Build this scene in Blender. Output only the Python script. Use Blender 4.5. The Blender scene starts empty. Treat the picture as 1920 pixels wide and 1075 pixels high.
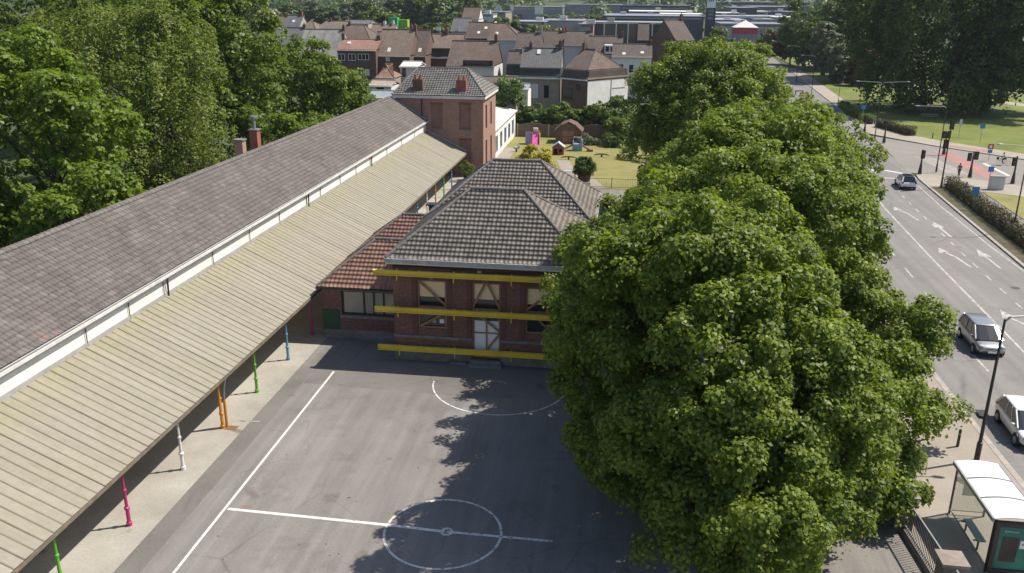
import bpy, bmesh, math, random
import numpy as np
from mathutils import Vector, Matrix
random.seed(7); RNG = np.random.default_rng(11)
S = bpy.context.scene; COL = S.collection
R = math.radians
# ------------------------------------------------------------------ camera, sky, sun, exposure
CAM_H, FPX = 21.0, 1607.0
def basis(p, y, r):
    fw = np.array([-math.sin(y)*math.cos(p), math.cos(y)*math.cos(p), -math.sin(p)])
    rt = np.array([math.cos(y), math.sin(y), 0.0]); up = np.cross(rt, fw)
    return rt*math.cos(r)+up*math.sin(r), -rt*math.sin(r)+up*math.cos(r), fw
BR, BU, BW = basis(R(18.571), R(7.532), R(0.444)); CC = np.array([0, 0, CAM_H])
cam = bpy.data.cameras.new('camera'); camo = bpy.data.objects.new('camera', cam); COL.objects.link(camo)
camo.matrix_world = Matrix(((BR[0], BU[0], -BW[0], 0), (BR[1], BU[1], -BW[1], 0), (BR[2], BU[2], -BW[2], CAM_H), (0, 0, 0, 1)))
cam.sensor_width = 36.0; cam.lens = 36.0*FPX/1920.0; cam.clip_start = 0.5; cam.clip_end = 9000
S.camera = camo
SUNV = Vector((0.63, 0.28, 1.0)).normalized()
W = bpy.data.worlds.new('World'); S.world = W; W.use_nodes = True
nt = W.node_tree; bg = nt.nodes['Background']
sky = nt.nodes.new('ShaderNodeTexSky'); sky.sky_type = 'NISHITA'; sky.sun_disc = False
sky.sun_elevation = R(55.6); sky.sun_rotation = R(66); sky.altitude = 50
nt.links.new(sky.outputs[0], bg.inputs[0]); bg.inputs[1].default_value = 0.1
sl = bpy.data.lights.new('sun', 'SUN'); sl.energy = 4.6; sl.angle = R(0.5); sl.color = (1.0, 0.93, 0.82)
so = bpy.data.objects.new('sun', sl); COL.objects.link(so); so.rotation_euler = SUNV.to_track_quat('Z', 'Y').to_euler()
S.view_settings.view_transform = 'Standard'; S.view_settings.look = 'None'
S.view_settings.exposure = 0.55; S.view_settings.gamma = 1.0
S.cycles.max_bounces = 6; S.cycles.diffuse_bounces = 4; S.cycles.glossy_bounces = 2
S.cycles.transmission_bounces = 3; S.cycles.transparent_max_bounces = 8
S.cycles.caustics_reflective = False; S.cycles.caustics_refractive = False

# rays through the surveyed photograph: world points on a known plane
def ray(a, b): return BW*FPX + BR*(a-960) - BU*(b-537.5)
def G(a, b, z=0.0): d = ray(a, b); return CC + d*(z-CAM_H)/d[2]
def GY(a, b, Y): d = ray(a, b); return CC + d*Y/d[1]
def GX(a, b, X): d = ray(a, b); return CC + d*X/d[0]

# ------------------------------------------------------------------ materials
MATS = {}
def nodes_of(name):
    m = bpy.data.materials.new(name); m.use_nodes = True
    t = m.node_tree; return m, t, t.nodes['Principled BSDF']
def N(t, kind, **kw):
    n = t.nodes.new(kind)
    for k, v in kw.items(): setattr(n, k, v)
    return n
def noise(t, coord, scale, detail=4, rough=.6):
    n = N(t, 'ShaderNodeTexNoise'); n.inputs['Scale'].default_value = scale
    n.inputs['Detail'].default_value = detail; n.inputs['Roughness'].default_value = rough
    t.links.new(coord, n.inputs['Vector']); return n.outputs['Fac']
def ramp(t, fac, stops):
    r = N(t, 'ShaderNodeValToRGB'); t.links.new(fac, r.inputs[0]); e = r.color_ramp.elements
    while len(e) < len(stops): e.new(.5)
    for i, (p, c) in enumerate(stops):
        e[i].position = p; e[i].color = (c[0], c[1], c[2], 1) if not isinstance(c, (int, float)) else (c, c, c, 1)
    return r.outputs[0]
def mixc(t, f, a, b, mode='MIX'):
    m = N(t, 'ShaderNodeMix'); m.data_type = 'RGBA'; m.blend_type = mode
    for s, v in ((m.inputs[0], f), (m.inputs[6], a), (m.inputs[7], b)):
        if isinstance(v, (int, float)): s.default_value = v
        elif isinstance(v, tuple): s.default_value = (v[0], v[1], v[2], 1)
        else: t.links.new(v, s)
    return m.outputs[2]
def bump(t, b, h, strength=.3, dist=.02):
    n = N(t, 'ShaderNodeBump'); n.inputs['Strength'].default_value = strength; n.inputs['Distance'].default_value = dist
    t.links.new(h, n.inputs['Height']); t.links.new(n.outputs[0], b.inputs['Normal'])
def pos(t): return N(t, 'ShaderNodeNewGeometry').outputs['Position']
def objc(t): return N(t, 'ShaderNodeTexCoord').outputs['Object']
def uvc(t): return N(t, 'ShaderNodeUVMap').outputs[0]
def tr(t, v, scale=(1, 1, 1), loc=(0, 0, 0), rot=(0, 0, 0)):
    m = N(t, 'ShaderNodeMapping'); m.inputs['Scale'].default_value = scale; m.inputs['Location'].default_value = loc; m.inputs['Rotation'].default_value = rot
    t.links.new(v, m.inputs['Vector']); return m.outputs[0]
def plain(name, c, rough=.7, var=.18, scale=1.5, metal=0, spec=.4, bmp=0):
    if name in MATS: return MATS[name]
    m, t, b = nodes_of(name); p = objc(t)
    f = noise(t, p, scale, 5); g = noise(t, p, scale*14, 3)
    a = tuple(x*(1-var) for x in c); d = tuple(min(1, x*(1+var)) for x in c)
    col = ramp(t, f, [(.3, a), (.7, d)])
    col = mixc(t, .25*min(1, var*4), col, ramp(t, g, [(.3, .25), (.7, .75)]), 'OVERLAY')
    t.links.new(col, b.inputs['Base Color']); b.inputs['Roughness'].default_value = rough
    b.inputs['Metallic'].default_value = metal; b.inputs['Specular IOR Level'].default_value = spec
    if bmp: bump(t, b, g, bmp, .02)
    MATS[name] = m; return m
def ground_mat(name, c1, c2, fine, stain=None, big=.12, rough=.9, streak=None, cracks=0):
    m, t, b = nodes_of(name); p = pos(t)
    f = noise(t, p, big, 8, .65); col = ramp(t, f, [(.32, c1), (.68, c2)])
    g = noise(t, p, 9, 4, .7); col = mixc(t, fine, col, ramp(t, g, [(.25, .3), (.75, .7)]), 'OVERLAY')
    if streak:
        s = noise(t, tr(t, p, streak), 1.0, 5, .6); col = mixc(t, .35, col, ramp(t, s, [(.35, .32), (.65, .66)]), 'OVERLAY')
    if stain:
        s = noise(t, p, .55, 3, .5); k = ramp(t, s, [(.66, 0), (.74, 1)]); col = mixc(t, k, col, stain)
    if cracks:
        wv = mixc(t, .12, p, N(t, 'ShaderNodeTexNoise').outputs['Color']); vo = N(t, 'ShaderNodeTexVoronoi', feature='DISTANCE_TO_EDGE'); vo.inputs['Scale'].default_value = cracks
        w2 = N(t, 'ShaderNodeTexNoise'); w2.inputs['Scale'].default_value = .6; t.links.new(p, w2.inputs['Vector']); wv = mixc(t, .25, p, w2.outputs['Color'], 'ADD'); t.links.new(wv, vo.inputs['Vector'])
        e = ramp(t, vo.outputs[0], [(.0, 1), (.012, 0)]); q = noise(t, p, .13, 3); col = mixc(t, mixc(t, 1.0, e, ramp(t, q, [(.45, 0), (.65, .55)]), 'MULTIPLY'), col, tuple(x*.45 for x in c1))
        h = noise(t, p, 1.1, 6, .7); col = mixc(t, ramp(t, h, [(.60, 0), (.72, .32)]), col, tuple(x*1.25 for x in c2)); h = noise(t, tr(t, p, (1, 1, 1), (9, 4, 2)), .4, 5, .7); col = mixc(t, ramp(t, h, [(.55, 0), (.70, .38)]), col, tuple(x*.62 for x in c1))
        h = noise(t, tr(t, p, (1, 1, 1), (3, 7, 2)), .33, 2); col = mixc(t, ramp(t, h, [(.715, 0), (.75, .45)]), col, (.20, .115, .075))
    t.links.new(col, b.inputs['Base Color']); b.inputs['Roughness'].default_value = rough
    b.inputs['Specular IOR Level'].default_value = .25; bump(t, b, g, .25, .01)
    MATS[name] = m; return m
def brick_mat(name, c1, c2, mortar, sx=.22, sy=.07, white=0.0, dirt=.5):
    m, t, b = nodes_of(name); u = uvc(t)
    k = N(t, 'ShaderNodeTexBrick'); k.offset = .5; t.links.new(u, k.inputs['Vector'])
    k.inputs['Scale'].default_value = 1; k.inputs['Brick Width'].default_value = sx; k.inputs['Row Height'].default_value = sy
    k.inputs['Mortar Size'].default_value = .006; k.inputs['Color1'].default_value = (*c1, 1); k.inputs['Color2'].default_value = (*c2, 1); k.inputs['Mortar'].default_value = (*mortar, 1)
    k.inputs['Bias'].default_value = -.1
    f = noise(t, objc(t), .7, 6, .7); col = mixc(t, dirt, k.outputs[0], ramp(t, f, [(.25, .25), (.75, .72)]), 'OVERLAY')
    if white:
        f2 = noise(t, tr(t, objc(t), (7, 7, 10)), 1, 2); col = mixc(t, ramp(t, f2, [(.6, 0), (.68, white)]), col, (.42, .36, .34))
    t.links.new(col, b.inputs['Base Color']); b.inputs['Roughness'].default_value = .9
    bump(t, b, k.outputs[1], -.3, .01); MATS[name] = m; return m
def tile_mat(name, cols, patch=None, rough=.75, lichen=.3, uvscale=(1, 1, 1), flat=False, lich=(.34, .33, .30), glint_lichen=0):
    """roof tiles: one random tone per tile (UV counted in tiles), lichen blotches"""
    m, t, b = nodes_of(name); u = tr(t, uvc(t), uvscale)
    fl = N(t, 'ShaderNodeVectorMath', operation='FLOOR'); t.links.new(u, fl.inputs[0])
    wn = N(t, 'ShaderNodeTexWhiteNoise', noise_dimensions='2D'); t.links.new(fl.outputs[0], wn.inputs['Vector'])
    n = len(cols); col = ramp(t, wn.outputs[0], [(i/max(1, n-1), c) for i, c in enumerate(cols)])
    p = objc(t)
    if patch:
        f = noise(t, p, patch[0], 3); k = ramp(t, f, [(patch[1], 0), (patch[1]+.06, 1)])
        k2 = mixc(t, 1.0, k, ramp(t, wn.outputs[0], [(.35, 0), (.45, 1)]), 'MULTIPLY'); col = mixc(t, k2, col, patch[2])
    g = noise(t, p, 3.5, 6, .75); col = mixc(t, ramp(t, g, [(.52, 0), (.72, lichen)]), col, lich)
    h = noise(t, p, .35, 4); col = mixc(t, .4, col, ramp(t, h, [(.3, .3), (.7, .68)]), 'OVERLAY')
    if glint_lichen:  # lighter stripe along each tile roll: sun glint and lichen painted into the colour
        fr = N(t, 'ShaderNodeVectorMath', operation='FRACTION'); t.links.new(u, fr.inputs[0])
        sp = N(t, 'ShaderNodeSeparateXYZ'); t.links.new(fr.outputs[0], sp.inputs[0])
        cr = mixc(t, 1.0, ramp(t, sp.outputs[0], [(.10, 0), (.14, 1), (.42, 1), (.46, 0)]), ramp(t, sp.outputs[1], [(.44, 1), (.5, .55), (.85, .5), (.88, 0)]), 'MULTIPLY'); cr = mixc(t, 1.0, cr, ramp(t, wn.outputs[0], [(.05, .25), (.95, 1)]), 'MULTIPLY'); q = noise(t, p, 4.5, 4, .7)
        col = mixc(t, mixc(t, 1.0, cr, ramp(t, q, [(.34, .08), (.66, glint_lichen)]), 'MULTIPLY'), col, (.47, .45, .41))
    t.links.new(col, b.inputs['Base Color']); b.inputs['Roughness'].default_value = rough; b.inputs['Specular IOR Level'].default_value = .35
    if flat:
        fr = N(t, 'ShaderNodeVectorMath', operation='FRACTION'); t.links.new(u, fr.inputs[0])
        sp = N(t, 'ShaderNodeSeparateXYZ'); t.links.new(fr.outputs[0], sp.inputs[0])
        sn = N(t, 'ShaderNodeMath', operation='PINGPONG'); sn.inputs[1].default_value = .5; t.links.new(sp.outputs[0], sn.inputs[0])
        ad = N(t, 'ShaderNodeMath', operation='SUBTRACT'); t.links.new(sn.outputs[0], ad.inputs[0]); t.links.new(sp.outputs[1], ad.inputs[1])
        bump(t, b, ad.outputs[0], .9, .05)
    MATS[name] = m; return m
def leaf_mat(name, c1, c2, trans=.35, spec=.35):
    m, t, b = nodes_of(name)
    ri = N(t, 'ShaderNodeNewGeometry').outputs['Random Per Island']
    at = N(t, 'ShaderNodeAttribute'); at.attribute_name = 'tint'
    ad = N(t, 'ShaderNodeMath', operation='ADD'); t.links.new(ri, ad.inputs[0]); t.links.new(at.outputs['Fac'], ad.inputs[1])
    hf = N(t, 'ShaderNodeMath', operation='MULTIPLY'); hf.inputs[1].default_value = .5; t.links.new(ad.outputs[0], hf.inputs[0])
    col = ramp(t, hf.outputs[0], [(.12, c1), (.88, c2)])
    t.links.new(col, b.inputs['Base Color']); b.inputs['Roughness'].default_value = .5; b.inputs['Specular IOR Level'].default_value = spec
    tl = N(t, 'ShaderNodeBsdfTranslucent'); t.links.new(mixc(t, 1.0, col, (1.25, 1.3, .55), 'MULTIPLY'), tl.inputs[0])
    ms = N(t, 'ShaderNodeMixShader'); ms.inputs[0].default_value = trans
    t.links.new(b.outputs[0], ms.inputs[1]); t.links.new(tl.outputs[0], ms.inputs[2])
    t.links.new(ms.outputs[0], t.nodes['Material Output'].inputs[0]); MATS[name] = m; return m
def paint_mat(name, c, under, wear=.5, scale=6):
    m, t, b = nodes_of(name); f = noise(t, pos(t), scale, 6, .75)
    col = mixc(t, ramp(t, f, [(wear, 0), (wear+.12, 1)]), c, under)
    t.links.new(col, b.inputs['Base Color']); b.inputs['Roughness'].default_value = .8; MATS[name] = m; return m
def glass_mat(name, c, rough=.08, spec=.7):
    m, t, b = nodes_of(name); b.inputs['Base Color'].default_value = (*c, 1); b.inputs['Roughness'].default_value = rough
    b.inputs['Specular IOR Level'].default_value = spec; MATS[name] = m; return m
def clear_mat(name, c=(.85, .93, .88), a=.75):
    m, t, b = nodes_of(name); g = N(t, 'ShaderNodeBsdfGlossy'); g.inputs['Roughness'].default_value = .05
    tp = N(t, 'ShaderNodeBsdfTransparent'); tp.inputs[0].default_value = (*c, 1)
    ms = N(t, 'ShaderNodeMixShader'); ms.inputs[0].default_value = .07; ms2 = N(t, 'ShaderNodeMixShader')
    df = N(t, 'ShaderNodeBsdfDiffuse'); df.inputs[0].default_value = (.6, .68, .62, 1); ms2.inputs[0].default_value = 1-a
    t.links.new(tp.outputs[0], ms2.inputs[1]); t.links.new(df.outputs[0], ms2.inputs[2])
    t.links.new(ms2.outputs[0], ms.inputs[1]); t.links.new(g.outputs[0], ms.inputs[2])
    t.links.new(ms.outputs[0], t.nodes['Material Output'].inputs[0]); MATS[name] = m; return m
def carpaint(name, c, metal=.0, rough=.3):
    m, t, b = nodes_of(name); f = noise(t, objc(t), 3, 4)
    t.links.new(ramp(t, f, [(.3, tuple(x*.92 for x in c)), (.7, c)]), b.inputs['Base Color'])
    b.inputs['Metallic'].default_value = metal; b.inputs['Roughness'].default_value = rough
    b.inputs['Coat Weight'].default_value = .7; b.inputs['Coat Roughness'].default_value = .06; MATS[name] = m; return m

ASPH = ground_mat('yard_asphalt', (.158, .147, .135), (.228, .213, .196), .35, (.135, .115, .10), .10, streak=(1.6, .07, 1), cracks=.16)
ROADM = ground_mat('road_asphalt', (.178, .170, .160), (.218, .208, .196), .25, None, .08, streak=(.9, .02, 1), cracks=.1)
ROAD2 = ground_mat('crossing_asphalt', (.20, .185, .165), (.25, .23, .205), .25, None, .08)
PAVE = ground_mat('pavement_mat', (.25, .22, .185), (.33, .29, .245), .3, (.19, .165, .14), .2)
PALEP = ground_mat('pale_pavement', (.28, .25, .205), (.35, .31, .255), .25, None, .2)
CONC = ground_mat('gallery_concrete', (.26, .245, .21), (.39, .37, .325), .35, (.17, .14, .10), .25)
KERB = plain('kerb_stone', (.33, .30, .26), .9, .2, 2)
LAWN = ground_mat('park_grass', (.085, .125, .022), (.19, .20, .05), .5, None, .15)
LAWN2 = ground_mat('dry_lawn', (.17, .17, .050), (.26, .225, .085), .5, (.12, .14, .035), .3)
EARTH = ground_mat('field', (.04, .06, .022), (.085, .095, .04), .4, None, .02)
SOIL = ground_mat('soil', (.05, .055, .025), (.12, .10, .06), .5, None, .6)
REDP = ground_mat('red_cycle_lane', (.31, .165, .145), (.37, .205, .18), .25, None, .3)
CYCP = ground_mat('cycle_path_mat', (.155, .15, .14), (.20, .19, .178), .25, None, .3)
WPAINT = paint_mat('white_paint', (.62, .60, .55), (.22, .20, .18), .55, 5)
WORN = paint_mat('worn_white_paint', (.62, .60, .56), (.12, .11, .10), .50, 5)
FAINTP = paint_mat('worn_crossing_paint', (.36, .335, .30), (.24, .22, .20), .5, 2)
FAINT = paint_mat('faint_white_paint', (.42, .40, .37), (.125, .115, .10), .42, 5)
RPAINT = paint_mat('road_paint', (.44, .42, .385), (.21, .20, .185), .48, 3)
BRICK = brick_mat('dark_red_brick', (.21, .086, .058), (.115, .05, .04), (.16, .125, .11), white=.4)
BRICKT = brick_mat('tower_brick', (.33, .175, .13), (.24, .125, .10), (.33, .26, .21), white=.15, dirt=.4)
BRICKH = brick_mat('house_brick', (.15, .075, .055), (.10, .055, .045), (.15, .12, .10))
BRICKC = brick_mat('chimney_brick', (.36, .10, .06), (.26, .075, .05), (.25, .15, .12))
BRICKP = brick_mat('pale_brick', (.46, .25, .18), (.38, .20, .15), (.35, .26, .22))
STONE = plain('blue_stone', (.17, .17, .165), .85, .25, 2.5)
PLINTH = plain('plinth_render', (.18, .175, .165), .9, .3, 1.5)
WHITE = plain('white_wall', (.76, .73, .68), .8, .10, .8)
CREAM = plain('weathered_white', (.62, .60, .56), .8, .15, 2)
ZINC = plain('zinc', (.45, .46, .46), .45, .15, 2, .6)
LEAD = plain('lead_flashing', (.36, .345, .33), .7, .15, 1.2)
GREYW = plain('grey_wall', (.36, .33, .29), .9, .12, .8)
TANW = plain('tan_wall', (.30, .25, .20), .9, .15, .8)
DARKW = plain('dark_wall', (.05, .05, .055), .8, .2, 1)
PALEW = plain('pale_wall', (.62, .60, .57), .85, .1, .6)
SLATE = tile_mat('slate', [(.085, .085, .09), (.12, .118, .12), (.10, .10, .105)], None, .6, .2, (3, 4, 1), True)
TILE_LONG = tile_mat('long_roof_tile', [(.098, .084, .077), (.135, .117, .107), (.112, .096, .088), (.158, .138, .127)], (.35, .66, (.20, .11, .085)), .8, .25)
TILE_DARK = tile_mat('dark_pantile', [(.105, .09, .075), (.16, .136, .113), (.125, .106, .088), (.195, .166, .138)], (.45, .70, (.27, .13, .075)), .55, .35, lich=(.24, .22, .20), glint_lichen=.42)
TILE_TOWER = tile_mat('tower_pantile', [(.11, .10, .09), (.16, .148, .132), (.13, .12, .108)], None, .6, .45, glint_lichen=.5)
TILE_RED = tile_mat('orange_pantile', [(.275, .15, .108), (.235, .127, .092), (.31, .175, .128), (.20, .112, .084)], None, .7, .2)
TILE_BROWN = tile_mat('brown_house_tile', [(.105, .075, .060), (.135, .095, .075), (.085, .062, .05)], None, .8, .25, (3.6, 2.9, 1), True)
TILE_TAN = tile_mat('tan_house_tile', [(.145, .108, .083), (.18, .132, .102), (.12, .092, .073)], None, .8, .25, (3.6, 2.9, 1), True)
TILE_UMBER = tile_mat('umber_house_tile', [(.078, .058, .049), (.10, .074, .062), (.064, .05, .045)], None, .8, .25, (3.6, 2.9, 1), True)
TILE_ORANGE = tile_mat('orange_house_tile', [(.25, .145, .105), (.21, .12, .09), (.29, .17, .125)], None, .8, .2, (3.6, 2.9, 1), True)
def canopy_mat():
    m, t, b = nodes_of('fibre_sheet'); p = pos(t)
    f = noise(t, tr(t, p, (.12, 1.9, .12)), 1, 5, .7); col = ramp(t, f, [(.3, (.285, .258, .20)), (.7, (.355, .325, .26))])
    g = noise(t, p, .22, 5, .6); col = mixc(t, ramp(t, g, [(.45, 0), (.7, .55)]), col, (.315, .288, .20))
    sx = N(t, 'ShaderNodeSeparateXYZ'); t.links.new(p, sx.inputs[0])
    mr = N(t, 'ShaderNodeMapRange'); mr.inputs[1].default_value = -22.6; mr.inputs[2].default_value = -24.5; t.links.new(sx.outputs[0], mr.inputs[0])
    h = noise(t, tr(t, p, (.5, 1.3, .5)), 1, 5, .7); al = mixc(t, 1.0, mr.outputs[0], ramp(t, h, [(.3, .1), (.7, 1)]), 'MULTIPLY')
    col = mixc(t, al, col, (.305, .285, .165))
    fr = N(t, 'ShaderNodeMath', operation='MULTIPLY_ADD'); fr.inputs[1].default_value = 1/.52; fr.inputs[2].default_value = -8.0/.52; t.links.new(sx.outputs[1], fr.inputs[0])
    f2 = N(t, 'ShaderNodeMath', operation='FRACT'); t.links.new(fr.outputs[0], f2.inputs[0])
    lap = mixc(t, 1.0, ramp(t, f2.outputs[0], [(.0, .9), (.035, .5), (.055, 0), (.965, 0), (.98, .9)]), ramp(t, h, [(.25, .35), (.6, .85)]), 'MULTIPLY'); col = mixc(t, lap, col, (.105, .092, .066))
    f3 = N(t, 'ShaderNodeMath', operation='FLOOR'); t.links.new(fr.outputs[0], f3.inputs[0]); w1 = N(t, 'ShaderNodeTexWhiteNoise', noise_dimensions='1D'); t.links.new(f3.outputs[0], w1.inputs['W'])
    col = mixc(t, .13, col, ramp(t, w1.outputs[0], [(0, .28), (1, .68)]), 'OVERLAY'); rs = noise(t, tr(t, p, (.35, 2.6, .35), (5, 1, 0)), 1, 4, .7); col = mixc(t, ramp(t, rs, [(.64, 0), (.78, .5)]), col, (.17, .13, .085))
    k = noise(t, p, 2.5, 6, .75); col = mixc(t, .3, col, ramp(t, k, [(.3, .32), (.7, .66)]), 'OVERLAY')
    t.links.new(col, b.inputs['Base Color']); b.inputs['Roughness'].default_value = .75
    tl = N(t, 'ShaderNodeBsdfTranslucent'); t.links.new(col, tl.inputs[0]); ms = N(t, 'ShaderNodeMixShader'); ms.inputs[0].default_value = .2
    t.links.new(b.outputs[0], ms.inputs[1]); t.links.new(tl.outputs[0], ms.inputs[2]); t.links.new(ms.outputs[0], t.nodes['Material Output'].inputs[0]); return m
CANOPY = canopy_mat()
def beam_paint():
    m, t, b = nodes_of('yellow_beam_paint'); p = objc(t); f = noise(t, p, .9, 5, .65); col = ramp(t, f, [(.3, (.60, .42, .03)), (.65, (.82, .60, .05))])
    g = noise(t, tr(t, p, (1, 1, 3)), 2.6, 6, .75); col = mixc(t, ramp(t, g, [(.60, 0), (.74, .6)]), col, (.16, .11, .05)); h = noise(t, tr(t, p, (1, 1, 1), (4, 4, 4)), .45, 2); col = mixc(t, ramp(t, h, [(.70, 0), (.74, .85)]), col, (.04, .033, .025))
    t.links.new(col, b.inputs['Base Color']); b.inputs['Roughness'].default_value = .65; return m
YELLOW = beam_paint()
WOOD = plain('brace_wood', (.30, .17, .10), .8, .25, 4)
BLIND = plain('beige_blind', (.80, .62, .35), .8, .06, 1)
DGLASS = glass_mat('dark_glass', (.02, .024, .028)); GGLASS = glass_mat('grey_glass', (.13, .145, .14), .15)
WFRAME = plain('white_frame', (.78, .77, .75), .5, .04, 1)
BLACK = plain('black_plastic', (.018, .018, .02), .5, .1, 2); DMETAL = plain('dark_metal', (.045, .042, .042), .5, .2, 3, .3)
GMETAL = plain('grey_metal', (.30, .30, .30), .45, .12, 3, .5); SILVER = plain('wheel_silver', (.5, .5, .5), .35, .05, 2, .8)
BARK = plain('bark', (.075, .058, .042), .95, .3, 3)
TYRE = plain('tyre', (.02, .02, .021), .85, .1, 3)
POT = plain('clay_pot', (.36, .12, .07), .8, .2, 3)

# ------------------------------------------------------------------ objects
def tag(o, label=None, cat=None, group=None, kind=None):
    if label: o['label'] = label
    if cat: o['category'] = cat
    if group: o['group'] = group
    if kind: o['kind'] = kind
    return o
def thing(name, label, cat, loc=(0, 0, 0), rz=0, group=None):
    o = bpy.data.objects.new(name, None); COL.objects.link(o); o.location = loc; o.rotation_euler = (0, 0, rz); o.empty_display_size = .3
    return tag(o, label, cat, group)
def copy_tree(o, parent=None):
    c = o.copy(); COL.objects.link(c)
    if parent: c.parent = parent
    for ch in list(o.children): copy_tree(ch, c)
    return c
class MB:
    def __init__(s): s.v = []; s.f = []
    def add(s, vs, fs, M=None):
        k = len(s.v); s.v += [tuple(M @ Vector(p)) if M else tuple(p) for p in vs]; s.f += [tuple(i+k for i in f) for f in fs]; return s
    def box(s, x0, x1, y0, y1, z0, z1, M=None):
        vs = [(x, y, z) for z in (z0, z1) for y in (y0, y1) for x in (x0, x1)]
        return s.add(vs, [(0, 2, 3, 1), (4, 5, 7, 6), (0, 1, 5, 4), (2, 6, 7, 3), (0, 4, 6, 2), (1, 3, 7, 5)], M)
    def poly(s, pts, M=None): return s.add(pts, [tuple(range(len(pts)))], M)
    def slab(s, pts, th, M=None):
        """plane polygon with thickness th below it (along its normal)"""
        P = [Vector(p) for p in pts]; n = (P[1]-P[0]).cross(P[2]-P[0]).normalized()
        if n.z < 0: P.reverse(); n = -n
        k = len(P); Q = [p - n*th for p in P]
        fs = [tuple(range(k)), tuple(range(2*k-1, k-1, -1))] + [(i, k+i, k+(i+1) % k, (i+1) % k) for i in range(k)]
        return s.add(P+Q, fs, M)
    def prism(s, pts, z0, z1, M=None):
        k = len(pts); vs = [(p[0], p[1], z0) for p in pts]+[(p[0], p[1], z1) for p in pts]
        return s.add(vs, [tuple(range(k-1, -1, -1)), tuple(range(k, 2*k))]+[(i, (i+1) % k, k+(i+1) % k, k+i) for i in range(k)], M)
    def tube(s, pts, rad, n=8, M=None, cap=True):
        P = [Vector(p) for p in pts]; rad = [rad]*len(P) if isinstance(rad, (int, float)) else rad; vs = []; fs = []
        for i, p in enumerate(P):
            d = (P[min(i+1, len(P)-1)]-P[max(i-1, 0)]).normalized(); a = Vector((0, 0, 1)) if abs(d.z) < .9 else Vector((1, 0, 0))
            x = d.cross(a).normalized(); y = d.cross(x)
            for j in range(n): t = 2*math.pi*j/n; vs.append(p+(x*math.cos(t)+y*math.sin(t))*rad[i])
        for i in range(len(P)-1):
            for j in range(n): fs.append((i*n+j, i*n+(j+1) % n, (i+1)*n+(j+1) % n, (i+1)*n+j))
        if cap: fs += [tuple(range(n-1, -1, -1)), tuple(range((len(P)-1)*n, len(P)*n))]
        return s.add(vs, fs, M)
    def ball(s, c, r, n=10, m=6, M=None):
        rx, ry, rz = (r, r, r) if isinstance(r, (int, float)) else r; vs = [(c[0], c[1], c[2]-rz)]
        for i in range(1, m):
            a = -math.pi/2+math.pi*i/m
            for j in range(n): t = 2*math.pi*j/n; vs.append((c[0]+rx*math.cos(a)*math.cos(t), c[1]+ry*math.cos(a)*math.sin(t), c[2]+rz*math.sin(a)))
        vs.append((c[0], c[1], c[2]+rz)); e = len(vs)-1; fs = []
        for j in range(n): fs += [(0, 1+(j+1) % n, 1+j), (e, e-n+j, e-n+(j+1) % n)]
        for i in range(m-2):
            for j in range(n): a = 1+i*n; fs.append((a+j, a+(j+1) % n, a+n+(j+1) % n, a+n+j))
        return s.add(vs, fs, M)
    def build(s, name, mat, parent=None, smooth=False, bevel=0):
        me = bpy.data.meshes.new(name); me.from_pydata(s.v, [], s.f); me.materials.append(mat)
        uvl = me.uv_layers.new(name='UVMap'); uv = np.zeros((len(me.loops), 2), np.float32)
        vs = s.v
        for p in me.polygons:
            n = p.normal
            if abs(n.z) > .97: u, v = Vector((1, 0, 0)), Vector((0, 1, 0))
            else: u = Vector((-n.y, n.x, 0)).normalized(); v = n.cross(u)
            for li in p.loop_indices:
                q = Vector(vs[me.loops[li].vertex_index]); uv[li] = (q.dot(u), q.dot(v))
        uvl.data.foreach_set('uv', uv.ravel())
        o = bpy.data.objects.new(name, me); COL.objects.link(o)
        if parent: o.parent = parent
        if smooth: me.polygons.foreach_set('use_smooth', [True]*len(me.polygons))
        if bevel:
            b = o.modifiers.new('bevel', 'BEVEL'); b.width = bevel; b.segments = 2; b.limit_method = 'ANGLE'; b.angle_limit = R(40)
        me.update(); return o
def numesh(name, V, F, mat, parent=None, uv=None, tint=None):
    """mesh from arrays: V (n,3), F (m,4)"""
    me = bpy.data.meshes.new(name); me.vertices.add(len(V)); me.vertices.foreach_set('co', np.asarray(V, np.float32).ravel())
    k = F.shape[1]; me.loops.add(F.size); me.loops.foreach_set('vertex_index', F.astype(np.int32).ravel())
    me.polygons.add(len(F)); me.polygons.foreach_set('loop_start', np.arange(0, F.size, k, dtype=np.int32))
    me.update(calc_edges=True)
    if uv is not None: l = me.uv_layers.new(name='UVMap'); l.data.foreach_set('uv', uv.astype(np.float32).ravel())
    if tint is not None: a = me.attributes.new('tint', 'FLOAT', 'POINT'); a.data.foreach_set('value', tint.astype(np.float32))
    me.materials.append(mat); o = bpy.data.objects.new(name, me); COL.objects.link(o)
    if parent: o.parent = parent
    return o
def structure(name, mb, mat): return tag(mb.build(name, mat), kind='structure')
def sheet(name, pts, z, mat): return structure(name, MB().poly([(p[0], p[1], z) for p in pts]), mat)

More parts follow.
